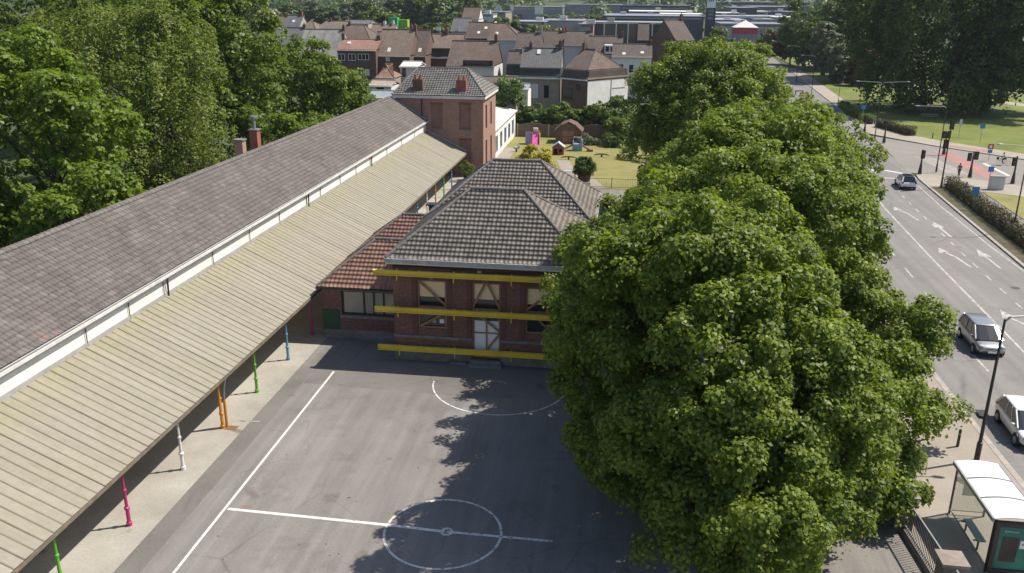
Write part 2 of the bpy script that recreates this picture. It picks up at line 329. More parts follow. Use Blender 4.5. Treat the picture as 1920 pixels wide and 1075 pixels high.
def tiles(name, pts, mat, parent, tw=.25, th=.34, amp=.022, step=.03, lift=.05, prof=None, wob=.006):
    """pantile covering of a planar roof face: real waves and courses, cut to the outline"""
    P = [Vector(p) for p in pts]; n = (P[1]-P[0]).cross(P[2]-P[0]).normalized()
    if n.z < 0: n = -n; P.reverse()
    u = Vector((-n.y, n.x, 0)).normalized(); v = n.cross(u)
    if v.z < 0: v = -v; u = -u
    o = P[0]; U = [(p-o).dot(u) for p in P]; Vv = [(p-o).dot(v) for p in P]
    u0, u1, v0, v1 = min(U), max(U), min(Vv), max(Vv); nc = int(math.ceil((u1-u0)/tw)); nr = int(math.ceil((v1-v0)/th))
    prof = prof or [(0, 0), (.12, .85), (.3, 1), (.48, .75), (.62, .12), (.82, -.12)]
    k = len(prof); cu = np.concatenate([(np.array([p[0] for p in prof])+i)*tw for i in range(nc)]+[[nc*tw]])
    ch = np.concatenate([np.array([p[1] for p in prof])*amp for i in range(nc)]+[[0.0]])
    nu = len(cu); rows = []; hv = []; rv = []
    for r in range(nr):
        rows += [r*th, (r+.45)*th, (r+1)*th]; hv += [step, step*.55, 0.0]; rv += [r+.02, r+.46, r+.98]
    rows = np.array(rows); hv = np.array(hv); rv = np.array(rv)
    uu, vv = np.meshgrid(cu, rows); hh = ch[None, :]+hv[:, None]+lift
    jit = RNG.normal(0, wob, (nr, nc+1)); jj = np.repeat(np.repeat(jit, 3, 0), k, 1)[:, :nu]; hh = hh+jj
    nz = np.array(n); Vx = np.array(o)+(uu+u0)[..., None]*np.array(u)+(vv+v0)[..., None]*np.array(v)+hh[..., None]*nz
    m = len(rows); idx = np.arange(m*nu).reshape(m, nu)
    F = np.stack([idx[:-1, :-1], idx[:-1, 1:], idx[1:, 1:], idx[1:, :-1]], -1).reshape(-1, 4)
    uvx = np.broadcast_to((cu/tw)[None, :], (m, nu)); uvy = np.broadcast_to(rv[:, None], (m, nu))
    # UV per face = its own tile
    fx = np.broadcast_to(((cu[:-1]+cu[1:])*.5/tw)[None, :], (m-1, nu-1)); fy = np.broadcast_to(((rv[:-1]+rv[1:])*.5)[:, None], (m-1, nu-1))
    fy = np.where((np.arange(m-1) % 3 != 2)[:, None], fy, np.broadcast_to((rv[1:]+.9)[:, None], fy.shape))
    uv = np.repeat(np.stack([fx, fy], -1).reshape(-1, 1, 2), 4, 1)
    ob = numesh(name, Vx.reshape(-1, 3), F, mat, parent, uv.reshape(-1, 2))
    if len(P) != 4 or not rect_like(U, Vv):
        bm = bmesh.new(); bm.from_mesh(ob.data); c = sum(P, Vector())/len(P)
        for i in range(len(P)):
            a, b = P[i], P[(i+1) % len(P)]; s = n.cross(b-a).normalized()
            if s.dot(c-a) > 0: s = -s
            bmesh.ops.bisect_plane(bm, geom=bm.verts[:]+bm.edges[:]+bm.faces[:], plane_co=a, plane_no=s, clear_outer=True)
        bm.to_mesh(ob.data); bm.free()
    return ob
def rect_like(U, V):
    du, dv = max(U)-min(U), max(V)-min(V)
    return all((abs(a-min(U)) < .02*du or abs(a-max(U)) < .02*du) and (abs(b-min(V)) < .02*dv or abs(b-max(V)) < .02*dv) for a, b in zip(U, V))
def ridge_caps(mb, a, b, r=.11, L=.4):
    a, b = Vector(a), Vector(b); d = b-a; n = max(1, int(d.length/L))
    for i in range(n):
        p, q = a+d*(i/n), a+d*((i+1.06)/n); mb.tube([p, q], [r*1.08, r*.92], 8)
def wall_open(mb, x0, x1, z0, z1, y, th, ops, M=None):
    """wall in the XZ plane facing -Y with rectangular openings (x0,x1,z0,z1)"""
    xs = sorted({x0, x1, *[o[0] for o in ops], *[o[1] for o in ops]}); zs = sorted({z0, z1, *[o[2] for o in ops], *[o[3] for o in ops]})
    for i in range(len(xs)-1):
        run = None
        for j in range(len(zs)-1):
            cx, cz = (xs[i]+xs[i+1])/2, (zs[j]+zs[j+1])/2; hole = any(o[0] < cx < o[1] and o[2] < cz < o[3] for o in ops)
            if hole:
                if run is not None: mb.box(xs[i], xs[i+1], y, y+th, run, zs[j], M); run = None
            elif run is None: run = zs[j]
        if run is not None: mb.box(xs[i], xs[i+1], y, y+th, run, zs[-1], M)
    return mb
def frame(mb, x0, x1, z0, z1, y, w=.07, d=.06, M=None, bars=()):
    mb.box(x0, x0+w, y, y+d, z0, z1, M); mb.box(x1-w, x1, y, y+d, z0, z1, M); mb.box(x0+w, x1-w, y, y+d, z0, z0+w, M); mb.box(x0+w, x1-w, y, y+d, z1-w, z1, M)
    for b in bars: mb.box(b-w/2, b+w/2, y+.005, y+d-.005, z0+w, z1-w, M)
    return mb

# ------------------------------------------------------------------ the ground
EDGE_R = [(31.2, 5), (32.6, 50), (33.5, 74), (34.6, 88.6), (36.4, 111.6), (38, 130), (40, 150), (42, 176), (44, 200), (48.5, 264), (51, 300), (58, 400), (64, 480)]
def edge_l(p): return (p[0]-14.6+(.9 if p[1] > 150 else 0), p[1]) if p[1] > 60 else (18.95, p[1])
EDGE_L = [edge_l(p) for p in EDGE_R]
g = 4000
sheet('ground', [(-g, -200), (g, -200), (g, g), (-g, g)], -.16, EARTH)
sheet('schoolyard', [(-18.7, 0), (12.3, 0), (12.3, 99), (-18.7, 105)], 0, ASPH)
sheet('gallery_floor', [(-24.6, 0), (-18.7, 0), (-18.7, 104), (-24.6, 104)], .012, CONC)
sheet('playground_lawn', [(-18.2, 99), (12.2, 99), (12.2, 137), (-18.2, 137)], .02, LAWN2)
def lane(name, pts, w, z, mat):
    mb = MB(); P = [Vector((p[0], p[1], z)) for p in pts]
    for i in range(len(P)-1):
        d = (P[i+1]-P[i]).normalized(); s = Vector((-d.y, d.x, 0))*w/2; mb.poly([P[i]-s, P[i+1]-s, P[i+1]+s, P[i]+s])
    return structure(name, mb, mat)
lane('lawn_path', [(-17.0, 100), (-16.9, 112), (-17.0, 121), (-16.6, 126)], 2.0, .03, PAVE)
lane('lawn_path', [(-8.6, 117), (-7.4, 110), (-4.5, 104.5), (-3, 99.2)], 1.7, .031, PAVE)
mb = MB()
for i in range(len(EDGE_R)-1):
    a, b, c, d = EDGE_L[i], EDGE_R[i], EDGE_R[i+1], EDGE_L[i+1]; mb.poly([(*a, -.1), (*b, -.1), (*c, -.1), (*d, -.1)])
structure('road', mb, ROADM)
sheet('side_street', [(36.6, 116.5), (44, 112.4), (48, 109.5), (80, 79), (104, 95), (55.6, 129.2), (47, 139.5), (40.2, 149)], -.096, ROAD2)
# pavements
mb = MB()
L = [(12.3, 0)]+[(p[0]-.3, p[1]) for p in EDGE_L if p[1] < 420]
for i in range(1, len(L)-1):
    a, b = L[i], L[i+1]; mb.poly([(12.3 if a[1] < 140 else a[0]-5, a[1], .02), (a[0], a[1], .02), (b[0], b[1], .02), (12.3 if b[1] < 140 else b[0]-5, b[1], .02)])
mb.poly([(12.3, 0, .02), (18.65, 0, .02), (18.65, 5, .02), (12.3, 5, .02)])
structure('pavement', mb, PAVE)
mb = MB()
def kerb(mb, pts, w=.3, top=.035):
    for i in range(len(pts)-1):
        a, b = Vector((*pts[i], 0)), Vector((*pts[i+1], 0)); n = max(1, int((b-a).length/1.0)); d = (b-a).normalized(); s = Vector((-d.y, d.x, 0))*w
        if (b-a).length > 120: n = 8
        for k in range(n):
            p = a+(b-a)*(k/n)+d*.012; q = a+(b-a)*((k+1)/n); mb.prism([p, q, q+s, p+s], -.14, top)
kerb(mb, [(18.95, 0)]+[p for p in EDGE_L if p[1] < 310])
kerb(mb, [p for p in EDGE_R if p[1] <= 112][::-1])
kerb(mb, [(80, 79), (48, 109.5), (44, 112.4), (38.5, 115.6), (36.9, 114.4), (36.4, 111.6)])
kerb(mb, [(104, 95), (55.6, 129.2), (47, 139.5), (42, 147.4), (40, 151), (42, 176), (44, 200), (48.5, 264), (51, 300)][::-1])
structure('kerb', mb, KERB)
sheet('verge', [(31.6, 5), (38.2, 5), (38.5, 89), (39.6, 104.5), (38.6, 107), (36.4, 107), (34.95, 88.6), (33.85, 74), (32.95, 50)], .0, SOIL)
sheet('corner_pavement', [(36.4, 107), (38.6, 107), (39.6, 104.5), (41.4, 104.9), (44.5, 103.3), (56, 92), (79.8, 78.7), (47.8, 109.2), (43.8, 112.1), (38.4, 115.3), (37.2, 114.2), (36.7, 111.6)], .022, PALEP)
sheet('cycle_path', [(38.2, 5), (40.4, 5), (40.5, 91.6), (41.4, 104.9), (39.6, 104.5), (38.5, 89)], .01, CYCP)
sheet('corner_lawn', [(40.5, 5), (140, 5), (79.8, 78.6), (56, 91.9), (44.5, 103.2), (41.5, 104.8), (40.6, 91.6)], .008, LAWN2)
sheet('far_pavement', [(104.3, 95.4), (107, 99), (59.5, 131.5), (49.5, 145), (47.2, 149.5), (46.3, 177), (47.6, 200), (52.2, 264), (54.6, 300), (51.3, 300), (48.8, 264), (44.3, 200), (42.3, 176), (40.4, 151), (42.3, 147.6), (47.2, 139.8), (55.9, 129.5)], .018, PALEP)
sheet('park_lawn', [(107, 99), (300, 60), (300, 420), (59, 420), (54.7, 300), (52.3, 264), (47.7, 200), (46.4, 177), (47.3, 149.5), (49.6, 145), (59.6, 131.5)], .006, LAWN)
lane('park_path', [(62, 330), (72, 250), (79, 212), (90, 190), (130, 170)], 4.5, .014, PALEP)
PATCH = ground_mat('yard_patch', (.134, .125, .115), (.185, .174, .16), .35, (.12, .10, .085), .16, cracks=.2)
sheet('asphalt_patch', [(-18.68, 5), (-17.75, 5), (-17.7, 30), (-17.75, 45.2), (-18.68, 45.2)], .0025, PATCH)
sheet('asphalt_patch', [(-17.7, 42.9), (-8.2, 42.5), (-1.0, 42.9), (-1.0, 47), (-17.7, 47)], .0026, PATCH)
# road and court paint
Z = -.094
def dashes(name, segs, w, mat=RPAINT, z=Z):
    mb = MB()
    for a, b in segs:
        a, b = Vector((*a, z)), Vector((*b, z)); d = (b-a).normalized(); s = Vector((-d.y, d.x, 0))*w/2; mb.poly([a-s, b-s, b+s, a+s])
    return structure(name, mb, mat)
CL = [(24.6, 10), (25.75, 54.6), (26.7, 75), (27.9, 95), (29.6, 112)]
dashes('centre_line', list(zip(CL[:-1], CL[1:])), .17)
D = [(24.5+0, 0)]
seg = []
def lerp_path(pts, y):
    for (x0, y0), (x1, y1) in zip(pts[:-1], pts[1:]):
        if y0 <= y <= y1: return x0+(x1-x0)*(y-y0)/(y1-y0)
    return pts[-1][0]
RL = [(28.2, 10), (29.1, 63.4), (29.8, 75.2), (31.55, 101), (32.2, 110)]
y = 12.0
while y < 101: seg.append(((lerp_path(RL, y), y), (lerp_path(RL, y+1.3), y+1.3))); y += 3.4
LL = [(21.6, 10), (22.35, 54), (23.3, 66.9), (25, 100)]
y = 13.3
while y < 105: seg.append(((lerp_path(LL, y), y), (lerp_path(LL, y+2.6), y+2.6))); y += 6.25
for y in (160, 168, 176, 184, 192, 200, 210, 220, 232, 245): seg.append(((lerp_path([(a-7.3, b) for a, b in EDGE_R], y), y), (lerp_path([(a-7.3, b) for a, b in EDGE_R], y+3), y+3)))
dashes('lane_dashes', seg, .14)
dashes('edge_line', [((32.2, 20), (32.9, 60)), ((32.9, 60), (33.3, 80)), ((33.3, 80), (34.2, 96)), ((34.2, 96), (35.2, 108))], .13)
dashes('stop_line', [((28.8, 112.8), (36.2, 111.6))], .5)
dashes('crossing_marks', [((33.9, 117.5), (35.6, 115.6)), ((31.6, 118.3), (33.4, 116.2))], .55, WPAINT, Z+.006)
dashes('crossing_marks', [((43.0, 130.2), (44.2, 115.3)), ((41.2, 129.5), (41.9, 117.3))], .12, RPAINT, Z+.009)
dashes('crossing_stripes', [((41.35+i*.02, 117.6+i*.95), (43.9-i*.03, 116.4+i*.95)) for i in range(13)], .45, FAINTP, Z+.004)
dashes('cycle_crossing', [((46.4, 134.5), (46.5, 113.2))], 2.6, REDP, Z+.008)
dashes('cycle_crossing', [((48.6, 140), (53.5, 135.4))], 1.8, REDP, .03)
dashes('give_way_line', [((49.0, 125.2), (48.8, 116.3))], .5, WPAINT, Z+.01)
dashes('turn_marks', [((38.5, 135), (43, 131.8)), ((38, 142), (45.5, 134.5))], .14, RPAINT, Z+.006)
def arrow(x, y, bend):
    mb = MB(); z = Z+.004
    if bend:
        mb.poly([(x+.1, y, z), (x+.32, y, z), (x+.12, y+3.2, z), (x-.12, y+3.0, z)]); mb.poly([(x-.12, y+3.0, z), (x+.12, y+3.2, z), (x-.42, y+4.6, z), (x-.62, y+4.4, z)])
        mb.poly([(x-.1, y+4.55, z), (x-.52, y+6.0, z), (x-1.05, y+4.1, z)])
    else:
        mb.poly([(x-.1, y, z), (x+.1, y, z), (x+.22, y+3.6, z), (x-.02, y+3.6, z)]); mb.poly([(x-.42, y+3.6, z), (x+.62, y+3.6, z), (x+.2, y+6.0, z)])
    return mb
for x, y, b in ((28.95, 73.2, 1), (29.6, 89.6, 1), (31.5, 73.2, 0), (30.9, 83.2, 0), (27.9, 56.5, 1), (30.9, 57.0, 0)): structure('lane_arrow', arrow(x, y, b), RPAINT)
ZC = .004
dashes('court_line', [((-16.5, 44.7), (-16.38, 16))], .12, WPAINT, ZC)
dashes('court_line', [((-16.3, 30.15), (-9.2, 29.98)), ((-9.2, 29.98), (-6.7, 29.86))], .17, WPAINT, ZC+.002)
dashes('court_line', [((-6.6, 29.86), (-2.2, 29.84))], .15, WORN, ZC+.002)
def ring(name, c, r, w, mat, a0=0, a1=360, z=ZC, ry=None, n=96):
    mb = MB()
    k = int(n*(a1-a0)/360)
    for i in range(k):
        t0, t1 = R(a0+(a1-a0)*i/k), R(a0+(a1-a0)*(i+1)/k)
        P = [(c[0]+q*math.cos(t), c[1]+q*(ry or 1)*math.sin(t), z) for q, t in ((r-w/2, t0), (r-w/2, t1), (r+w/2, t1), (r+w/2, t0))]
        mb.poly(P[::-1])
    return structure(name, mb, mat)
ring('centre_circle', (-6.75, 29.8), 2.42, .11, WORN, z=ZC+.006); ring('centre_spot', (-6.6, 29.86), .22, .12, WORN, z=ZC+.008)
ring('goal_area', (-6.5, 44.4), 3.85, .09, WORN, 182, 358, z=ZC+.006); ring('penalty_spot', (-6.3, 36.2), .2, .06, FAINT, z=ZC+.006)
dashes('chalk_marks', [((-19.3, 37.9), (-18.95, 37.92)), ((-18.85, 37.95), (-18.2, 37.98))], .14, FAINT, .02)

for x, y, z, lab in ((24.6, 60.5, -.095, 'round iron manhole cover left of the white centre line'), (30.6, 68.0, -.095, 'round iron manhole cover in the right hand lanes'), (16.2, 37.2, .022, 'round iron cover on the pavement behind the bus shelter')):
    o = MB().prism([(x+.33*math.cos(a*math.pi/10), y+.33*math.sin(a*math.pi/10)) for a in range(20)], z+.001, z+.008).build('manhole_cover', plain('iron_cover', (.085, .07, .06), .7, .3, 8, .3)); tag(o, lab, 'manhole cover')
# ------------------------------------------------------------------ long school wing with arcade
YE, YS = 104.0, 8.0
wing = thing('school_wing', 'long low school wing with brown tiled roof and white wall above the arcade', 'school building', (-26, 56, 0))
wing.matrix_world = Matrix.Identity(4); wing.location = (0, 0, 0)
MB().box(-33.0, -24.6, YS, YE, 0, 6.44).build('wall', WHITE, wing)
rz0, rx0, rz1, rx1 = 6.70, -24.50, 9.40, -28.9
roofo = tiles('roof', [(rx0, YS, rz0), (rx0, YE, rz0), (rx1, YE, rz1), (rx1, YS, rz1)], TILE_LONG, wing, .28, .34, .03, .05, prof=[(0, -.5), (.1, .75), (.32, 1), (.55, .7), (.8, .55), (.93, -.4)])
MB().slab([(rx0+.05, YS, rz0-.02), (rx0+.05, YE, rz0-.02), (rx1, YE, rz1), (rx1, YS, rz1)], .18).slab([(-33.35, YS, 6.4), (rx1, YS, rz1), (rx1, YE, rz1), (-33.35, YE, 6.4)], .18).build('roof_deck', LEAD, wing)
mb = MB(); ridge_caps(mb, (rx1, YS, rz1+.08), (rx1, YE, rz1+.08), .12, .42); mb.build('ridge_tiles', plain('ridge_tile', (.15, .135, .125), .8, .3, 2), wing)
mb = MB().box(-24.58, -24.36, YS, YE, 6.45, 6.62).box(-24.36, -24.30, YS, YE, 6.52, 6.66).box(-24.59, -24.44, YS, YE, 6.36, 6.448)
mb.build('gutter', CREAM, wing); MB().box(-24.5, -24.37, YS, YE, 6.622, 6.635).build('gutter_lining', ZINC, wing)
MB().box(-24.6, -24.52, YS, YE, 5.1, 5.62).build('flashing', LEAD, wing)
for yy in (27.9, 34.2, 37.8, 41.2, 47, 52.3, 57.4, 62.8, 66, 71, 75.5, 80, 86, 92, 98):
    p = MB().tube([(-24.52, yy, 6.4), (-24.54, yy, 5.4)], .025, 6)
    if yy in (41.2, 62.8, 80): p.tube([(-24.46, yy+.35, 6.45), (-24.5, yy+.35, 5.3)], .055, 8)
    p.build('downpipe', DMETAL, wing)
for (px, pv, lab, m) in ((453, 300, 'pale pink brick chimney stack without a pot', BRICKP), (481, 290, 'red brick chimney stack with metal flue', BRICKC)):
    p = GX(px, pv, -29.9); x, y = p[0], p[1]
    c = MB().box(x-.33, x+.33, y-.33, y+.33, 7.6, 10.35 if m is BRICKP else 10.75).build('chimney', m, roofo); tag(c, lab)
    cap = MB().box(x-.4, x+.4, y-.4, y+.4, 10.352 if m is BRICKP else 10.752, 10.46 if m is BRICKP else 10.86)
    if m is BRICKC: cap.tube([(x, y, 10.8), (x, y, 11.75)], .14, 10).tube([(x, y, 11.7), (x, y, 11.88)], .27, 10)
    cap.build('chimney_cap', GMETAL if m is BRICKC else STONE, roofo)

arc = thing('arcade', 'long arcade of pale fibre sheet roofing on coloured iron columns', 'arcade')
cx0, cz0, cx1, cz1 = -19.42, 2.92, -24.52, 5.38
def canopy_sheet():
    sd = Vector((cx1-cx0, 0, cz1-cz0)); L = sd.length; sd.normalize(); nn = Vector((-sd.z, 0, sd.x)); nn = -nn if nn.z < 0 else nn
    pitch = .52; n = int((YE-YS)/pitch); vs = []; us = [0, .3, .6, 1.0]; off = []
    prof = [(0.0, .0), (.012, .045), (.10, .040), (.25, .030), (.28, .036), (.45, .018), (.48, .023), (.515, .004)]
    ys = []; hs = []
    for i in range(n+1):
        j = random.uniform(-.008, .008)
        for a, h in prof: ys.append(YS+i*pitch+a); hs.append(h+j)
    ys = np.minimum(np.array(ys), YE); hs = np.array(hs); us = np.linspace(0, L, 9)
    sag = np.sin(np.linspace(0, 60, len(ys)))*.012
    V = np.array([cx0, 0, cz0])+us[:, None, None]*np.array(sd)+np.stack([np.zeros_like(ys), ys, np.zeros_like(ys)], -1)[None]+((hs+sag)[None, :]+.03*(np.arange(9) % 4 == 0)[:, None]*0)[..., None]*np.array(nn)
    m, k = len(us), len(ys); idx = np.arange(m*k).reshape(m, k); F = np.stack([idx[:-1, :-1], idx[:-1, 1:], idx[1:, 1:], idx[1:, :-1]], -1).reshape(-1, 4)
    return numesh('roof_sheet', V.reshape(-1, 3), F, CANOPY, arc)
canopy_sheet()
mb = MB()
for i in range(23): y = YS+1+i*4.18; mb.slab([(cx0-.1, y, cz0-.09), (cx0-.1, y+.12, cz0-.09), (cx1, y+.12, cz1-.09), (cx1, y, cz1-.09)], .14)
for f in (.12, .35, .6, .85): x = cx0+(cx1-cx0)*f; z = cz0+(cz1-cz0)*f-.1; mb.box(x-.05, x+.05, YS, YE, z, z+.085)
mb.build('rafters', plain('boarding', (.22, .18, .14), .9, .2, 2), arc)
MB().box(cx0-.06, cx0-.01, YS, YE, cz0-.20, cz0-.05).build('fascia', plain('fascia_wood', (.17, .14, .10), .9, .3, 3), arc)
MB().box(cx0-.5, cx0-.36, YS, YE, 2.75, 2.92).build('wall_plate', plain('boarding', (.12, .09, .065)), arc)
COLC = dict(green=(.13, .42, .03), pink=(.50, .03, .17), white=(.75, .73, .70), orange=(.62, .25, .02), blue=(.10, .30, .46))
def column_paint(c):
    n = 'column_paint_'+c
    if n in MATS: return MATS[n]
    m, t, b = nodes_of(n); p = pos(t); f = noise(t, p, 7, 5, .7); col = mixc(t, ramp(t, noise(t, p, 2.2, 3), [(.35, 0), (.7, .5)]), COLC[c], tuple(x*.62 for x in COLC[c]))
    col = mixc(t, ramp(t, f, [(.60, 0), (.68, .8)]), col, (.20, .17, .15)); t.links.new(col, b.inputs['Base Color']); b.inputs['Roughness'].default_value = .55; MATS[n] = m; return m
cyc = ['green', 'pink', 'white', 'orange', 'green', 'blue', 'pink', 'white', 'orange', 'green', 'blue', 'pink', 'green', 'blue', 'white', 'orange', 'green', 'blue']
cys = [24.0, 28.4, 32.94, 37.06, 41.32, 45.92, 50.1, 54.3, 58.4, 62.6, 66.8, 71, 75.2, 79.3, 83.4, 87.4, 91.6, 95.9]
for c, y in zip(cyc, cys):
    x = -19.8; mb = MB().tube([(x, y, .01), (x, y, .18), (x, y, .2), (x, y, .75), (x, y, .8), (x, y, .88), (x, y, .92), (x, y, 1.6), (x, y, 1.64), (x, y, 1.72), (x, y, 1.76), (x, y, 2.5), (x, y, 2.6), (x, y, 2.75)], [.12, .12, .085, .08, .12, .12, .07, .06, .09, .09, .055, .05, .10, .10], 10)
    if c == 'orange' and y < 40:
        mb.tube([(x+.16, y+.14, .01), (x+.16, y+.14, 1.55)], .075, 10); mb.tube([(x, y-.06, .4), (x, y-.06, 2.7)], .06, 8); mb.box(x-.75, x, y-.05, y+.05, 2.25, 2.72)
        mb2 = MB().tube([(x+.16, y+.14, 1.55), (x+.2, y+.12, 2.1), (x+.35, y+.1, 2.75)], .055, 8); mb2.build('downpipe', GMETAL, arc)
    o = mb.build('column', column_paint(c), arc); tag(o, c+' painted cast iron column of the arcade')
# back wall of the gallery: a few doors seen far down
for y in (52, 60, 68, 76, 84, 90): MB().box(-24.598, -24.52, y, y+1.0, .02, 2.1).build('door', WOOD, wing)
MB().box(-24.598, -24.55, YS, YE, .02, 1.3).build('dado', plain('dado_paint', (.30, .27, .2), .7, .15, 1), wing)

# ------------------------------------------------------------------ brick house at the end of the wing
T = thing('brick_house', 'tall red brick house with blind windows and hipped tile roof', 'house')
TX0, TX1, TY0, TY1, TZ = -28.4, -17.45, YE+.05, 114.0, 9.75
nich = []
for (u0, u1, v0, v1) in ((808, 830, 196, 241), (861, 883, 196, 243), (862, 884, 263, 317)):
    a, b = GY(u0, v0, TY0), GY(u1, v1, TY0); nich.append((a[0], b[0], max(b[2], .6), a[2]))
wall_open(MB(), TX0, TX1, 0, TZ-.35, TY0, .14, nich).build('wall', BRICKT, T)
side = []
for (v0, v1, d0) in ((0, 0, 1.6), (0, 0, 5.4)):
    side += [(d0, d0+1.15, 5.6, 8.5), (d0, d0+1.15, .7, 4.2)]
Ms = Matrix.Translation((TX1, TY0+.14, 0)) @ Matrix.Rotation(R(90), 4, 'Z')
wall_open(MB(), 0, TY1-TY0-.14, 0, TZ-.35, 0.0, .14, side, Ms).build('wall', BRICKT, T)
MB().box(TX0+.01, TX1-.15, TY0+.15, TY1, 0, TZ-.36).build('core_wall', BRICKT, T)
for n_ in nich:
    MB().box(n_[0]-.1, n_[1]+.1, TY0-.03, TY0-.002, n_[3]+.003, n_[3]+.26).build('lintel', MATS['dark_red_brick'], T)
    MB().box(n_[0]+.003, n_[1]-.003, TY0+.142, TY0+.149, n_[2], n_[3]).build('blind_infill', brick_mat('infill_brick', (.25, .12, .10), (.19, .09, .08), (.25, .19, .17)), T)
for n_ in nich: MB().box(n_[0]-.08, n_[1]+.08, TY0-.05, TY0+.02, n_[2]-.14, n_[2]-.004).build('sill', STONE, T)
for s_ in side:
    w = wall_open(MB(), s_[0], s_[1], s_[2], s_[3], .08, .03, [], Ms).build('window', DGLASS, T); frame(MB(), s_[0], s_[1], s_[2], s_[3], .045, .08, .03, Ms, ((s_[0]+s_[1])/2,)).build('frame', plain('brown_frame', (.18, .07, .05), .6), w)
MB().box(TX0-.3, TX1+.3, TY0-.3, TY0+.05, TZ-.34, TZ).box(TX1-.04, TX1+.3, TY0+.052, TY1+.3, TZ-.34, TZ).box(TX0-.3, TX0, TY0+.052, TY1+.3, TZ-.34, TZ).build('gutter', CREAM, T)
def hip_roof(par, x0, x1, y0, y1, z0, zr, rx0, rx1, ry, mat, tw, th, name='roof', amp=.022, capmat=None, sides='fblr', step=.035):
    a, b, c, d = (x0, y0, z0), (x1, y0, z0), (x1, y1, z0), (x0, y1, z0); e, f = (rx0, ry, zr), (rx1, ry, zr)
    fs = dict(f=[a, b, f, e], r=[b, c, f], b=[c, d, e, f], l=[d, a, e]); ob = None
    for k in 'frlb':
        if k in sides: o = tiles(name, fs[k], mat, par, tw, th, amp, step); ob = ob or o
    dk = MB()
    for k in fs: dk.slab([Vector(p)-Vector((0, 0, .02)) for p in fs[k]], .06)
    dk.build('roof_deck', DMETAL, par)
    mb = MB(); ridge_caps(mb, Vector(e)+Vector((0, 0, .1)), Vector(f)+Vector((0, 0, .1)))
    for p, q in ((a, e), (b, f), (c, f), (d, e)): ridge_caps(mb, Vector(p)+Vector((0, 0, .09)), Vector(q)+Vector((0, 0, .09)), .10)
    mb.build('ridge_tiles', capmat or MATS['ridge_tile'], par); return ob
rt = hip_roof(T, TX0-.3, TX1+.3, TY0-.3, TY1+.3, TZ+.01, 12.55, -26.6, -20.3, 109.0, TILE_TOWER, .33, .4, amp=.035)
for (px, m, lab) in ((785, BRICKH, 'dark sooty chimney with two clay pots'), (866, BRICKC, 'red brick chimney on the house roof')):
    p = GY(px, 172, TY0+1.0); x = p[0]; c = MB().box(x-.62, x+.62, TY0+.5, TY0+1.2, 9.9, 11.6).build('chimney', m, rt); tag(c, lab)
    MB().box(x-.72, x+.72, TY0+.42, TY0+1.28, 9.95, 10.12).build('flashing', PALEW, rt)
    for dx in (-.3, .3): MB().tube([(x+dx, TY0+.85, 11.6), (x+dx, TY0+.85, 12.15)], [.17, .13], 8).build('chimney_pot', POT, rt)
MB().tube([(-25.05, TY0-.12, TZ-.3), (-25.05, TY0-.12, 6.9)], .07, 8).build('downpipe', DMETAL, T)
mb = MB(); mb.slab([(cx1, TY0-.35, cz1+.22), (cx1, TY0-.01, cz1+.22), (cx0-.1, TY0-.01, cz0+.3), (cx0-.1, TY0-.35, cz0+.3)], .1); mb.slab([(rx0, TY0-.3, rz0+.2), (rx0, TY0-.01, rz0+.2), (rx1, TY0-.01, rz1+.2), (rx1, TY0-.3, rz1+.2)], .08)
mb.build('flashing', LEAD, T)

# low white annex behind it
A = thing('white_annex', 'low white outbuilding with grey sheet roof and blue window frames', 'outbuilding')
MB().box(-26, -17.9, 114.35, 138, 0, 3.9).build('wall', WHITE, A)
MB().slab([(-17.6, 114.32, 4.05), (-17.6, 138.2, 4.05), (-26.2, 138.2, 5.5), (-26.2, 114.32, 5.5)], .15).build('roof', PALEW, A)
for i in range(5):
    y = 117+i*4.2; w = MB().box(-17.9, -17.87, y, y+1.7, .9, 2.9).build('window', GGLASS, A)
    MB().box(-17.89, -17.84, y-.12, y, .8, 3).box(-17.89, -17.84, y+1.7, y+1.82, .8, 3).box(-17.89, -17.84, y, y+1.7, 2.9, 3).box(-17.89, -17.84, y, y+1.7, .8, .9).box(-17.89, -17.84, y+.8, y+.9, .9, 2.9).build('frame', plain('blue_frame', (.16, .25, .42), .5), w)
MB().box(-18.1, -17.75, 114.4, 138, 3.86, 3.98).build('gutter', ZINC, A)

# ------------------------------------------------------------------ central brick hall with the yellow beams
Hh = thing('brick_hall', 'dark red brick school hall with twin hipped pantile roofs and braced windows', 'school building')
HX0, HX1, HY0, HY1, HZ = -13.4, -2.15, 47.14, 66.6, 6.3
W1, W2, W3 = (-11.92, -10.17, 2.1, 5.15), (-8.62, -6.92, .34, 5.15), (-5.42, -3.64, 2.1, 5.0)
wall_open(MB(), HX0, HX1, .9, HZ, HY0, .32, [W1, (W2[0], W2[1], .9, W2[3]), W3]).build('wall', BRICK, Hh)
MB().box(HX0, HX0+.3, HY0+.322, HY1, .0, HZ).box(HX1-.3, HX1, HY0+.322, HY1, 0, HZ).box(HX0+.302, HX1-.302, HY1-.3, HY1, 0, HZ).build('wall', BRICK, Hh)
MB().box(HX0-.06, W2[0], HY0-.07, HY0+.32, 0, .898).box(W2[1], HX1+.06, HY0-.07, HY0+.32, 0, .898).build('plinth', PLINTH, Hh)
MB().box(HX0-.03, W2[0]-.02, HY0-.09, HY0-.004, 1.47, 1.63).box(W2[1]+.02, HX1+.03, HY0-.09, HY0-.004, 1.47, 1.63).build('string_course', STONE, Hh)
mb = MB()
for w in (W1, W2, W3):
    for x0, x1 in ((w[0]-.34, w[0]-.03), (w[1]+.03, w[1]+.34)): mb.box(x0, x1, HY0-.035, HY0-.003, 1.66, 5.5)
    mb.box(w[0]-.34, w[1]+.34, HY0-.045, HY0-.004, w[3]+.02, w[3]+.34)
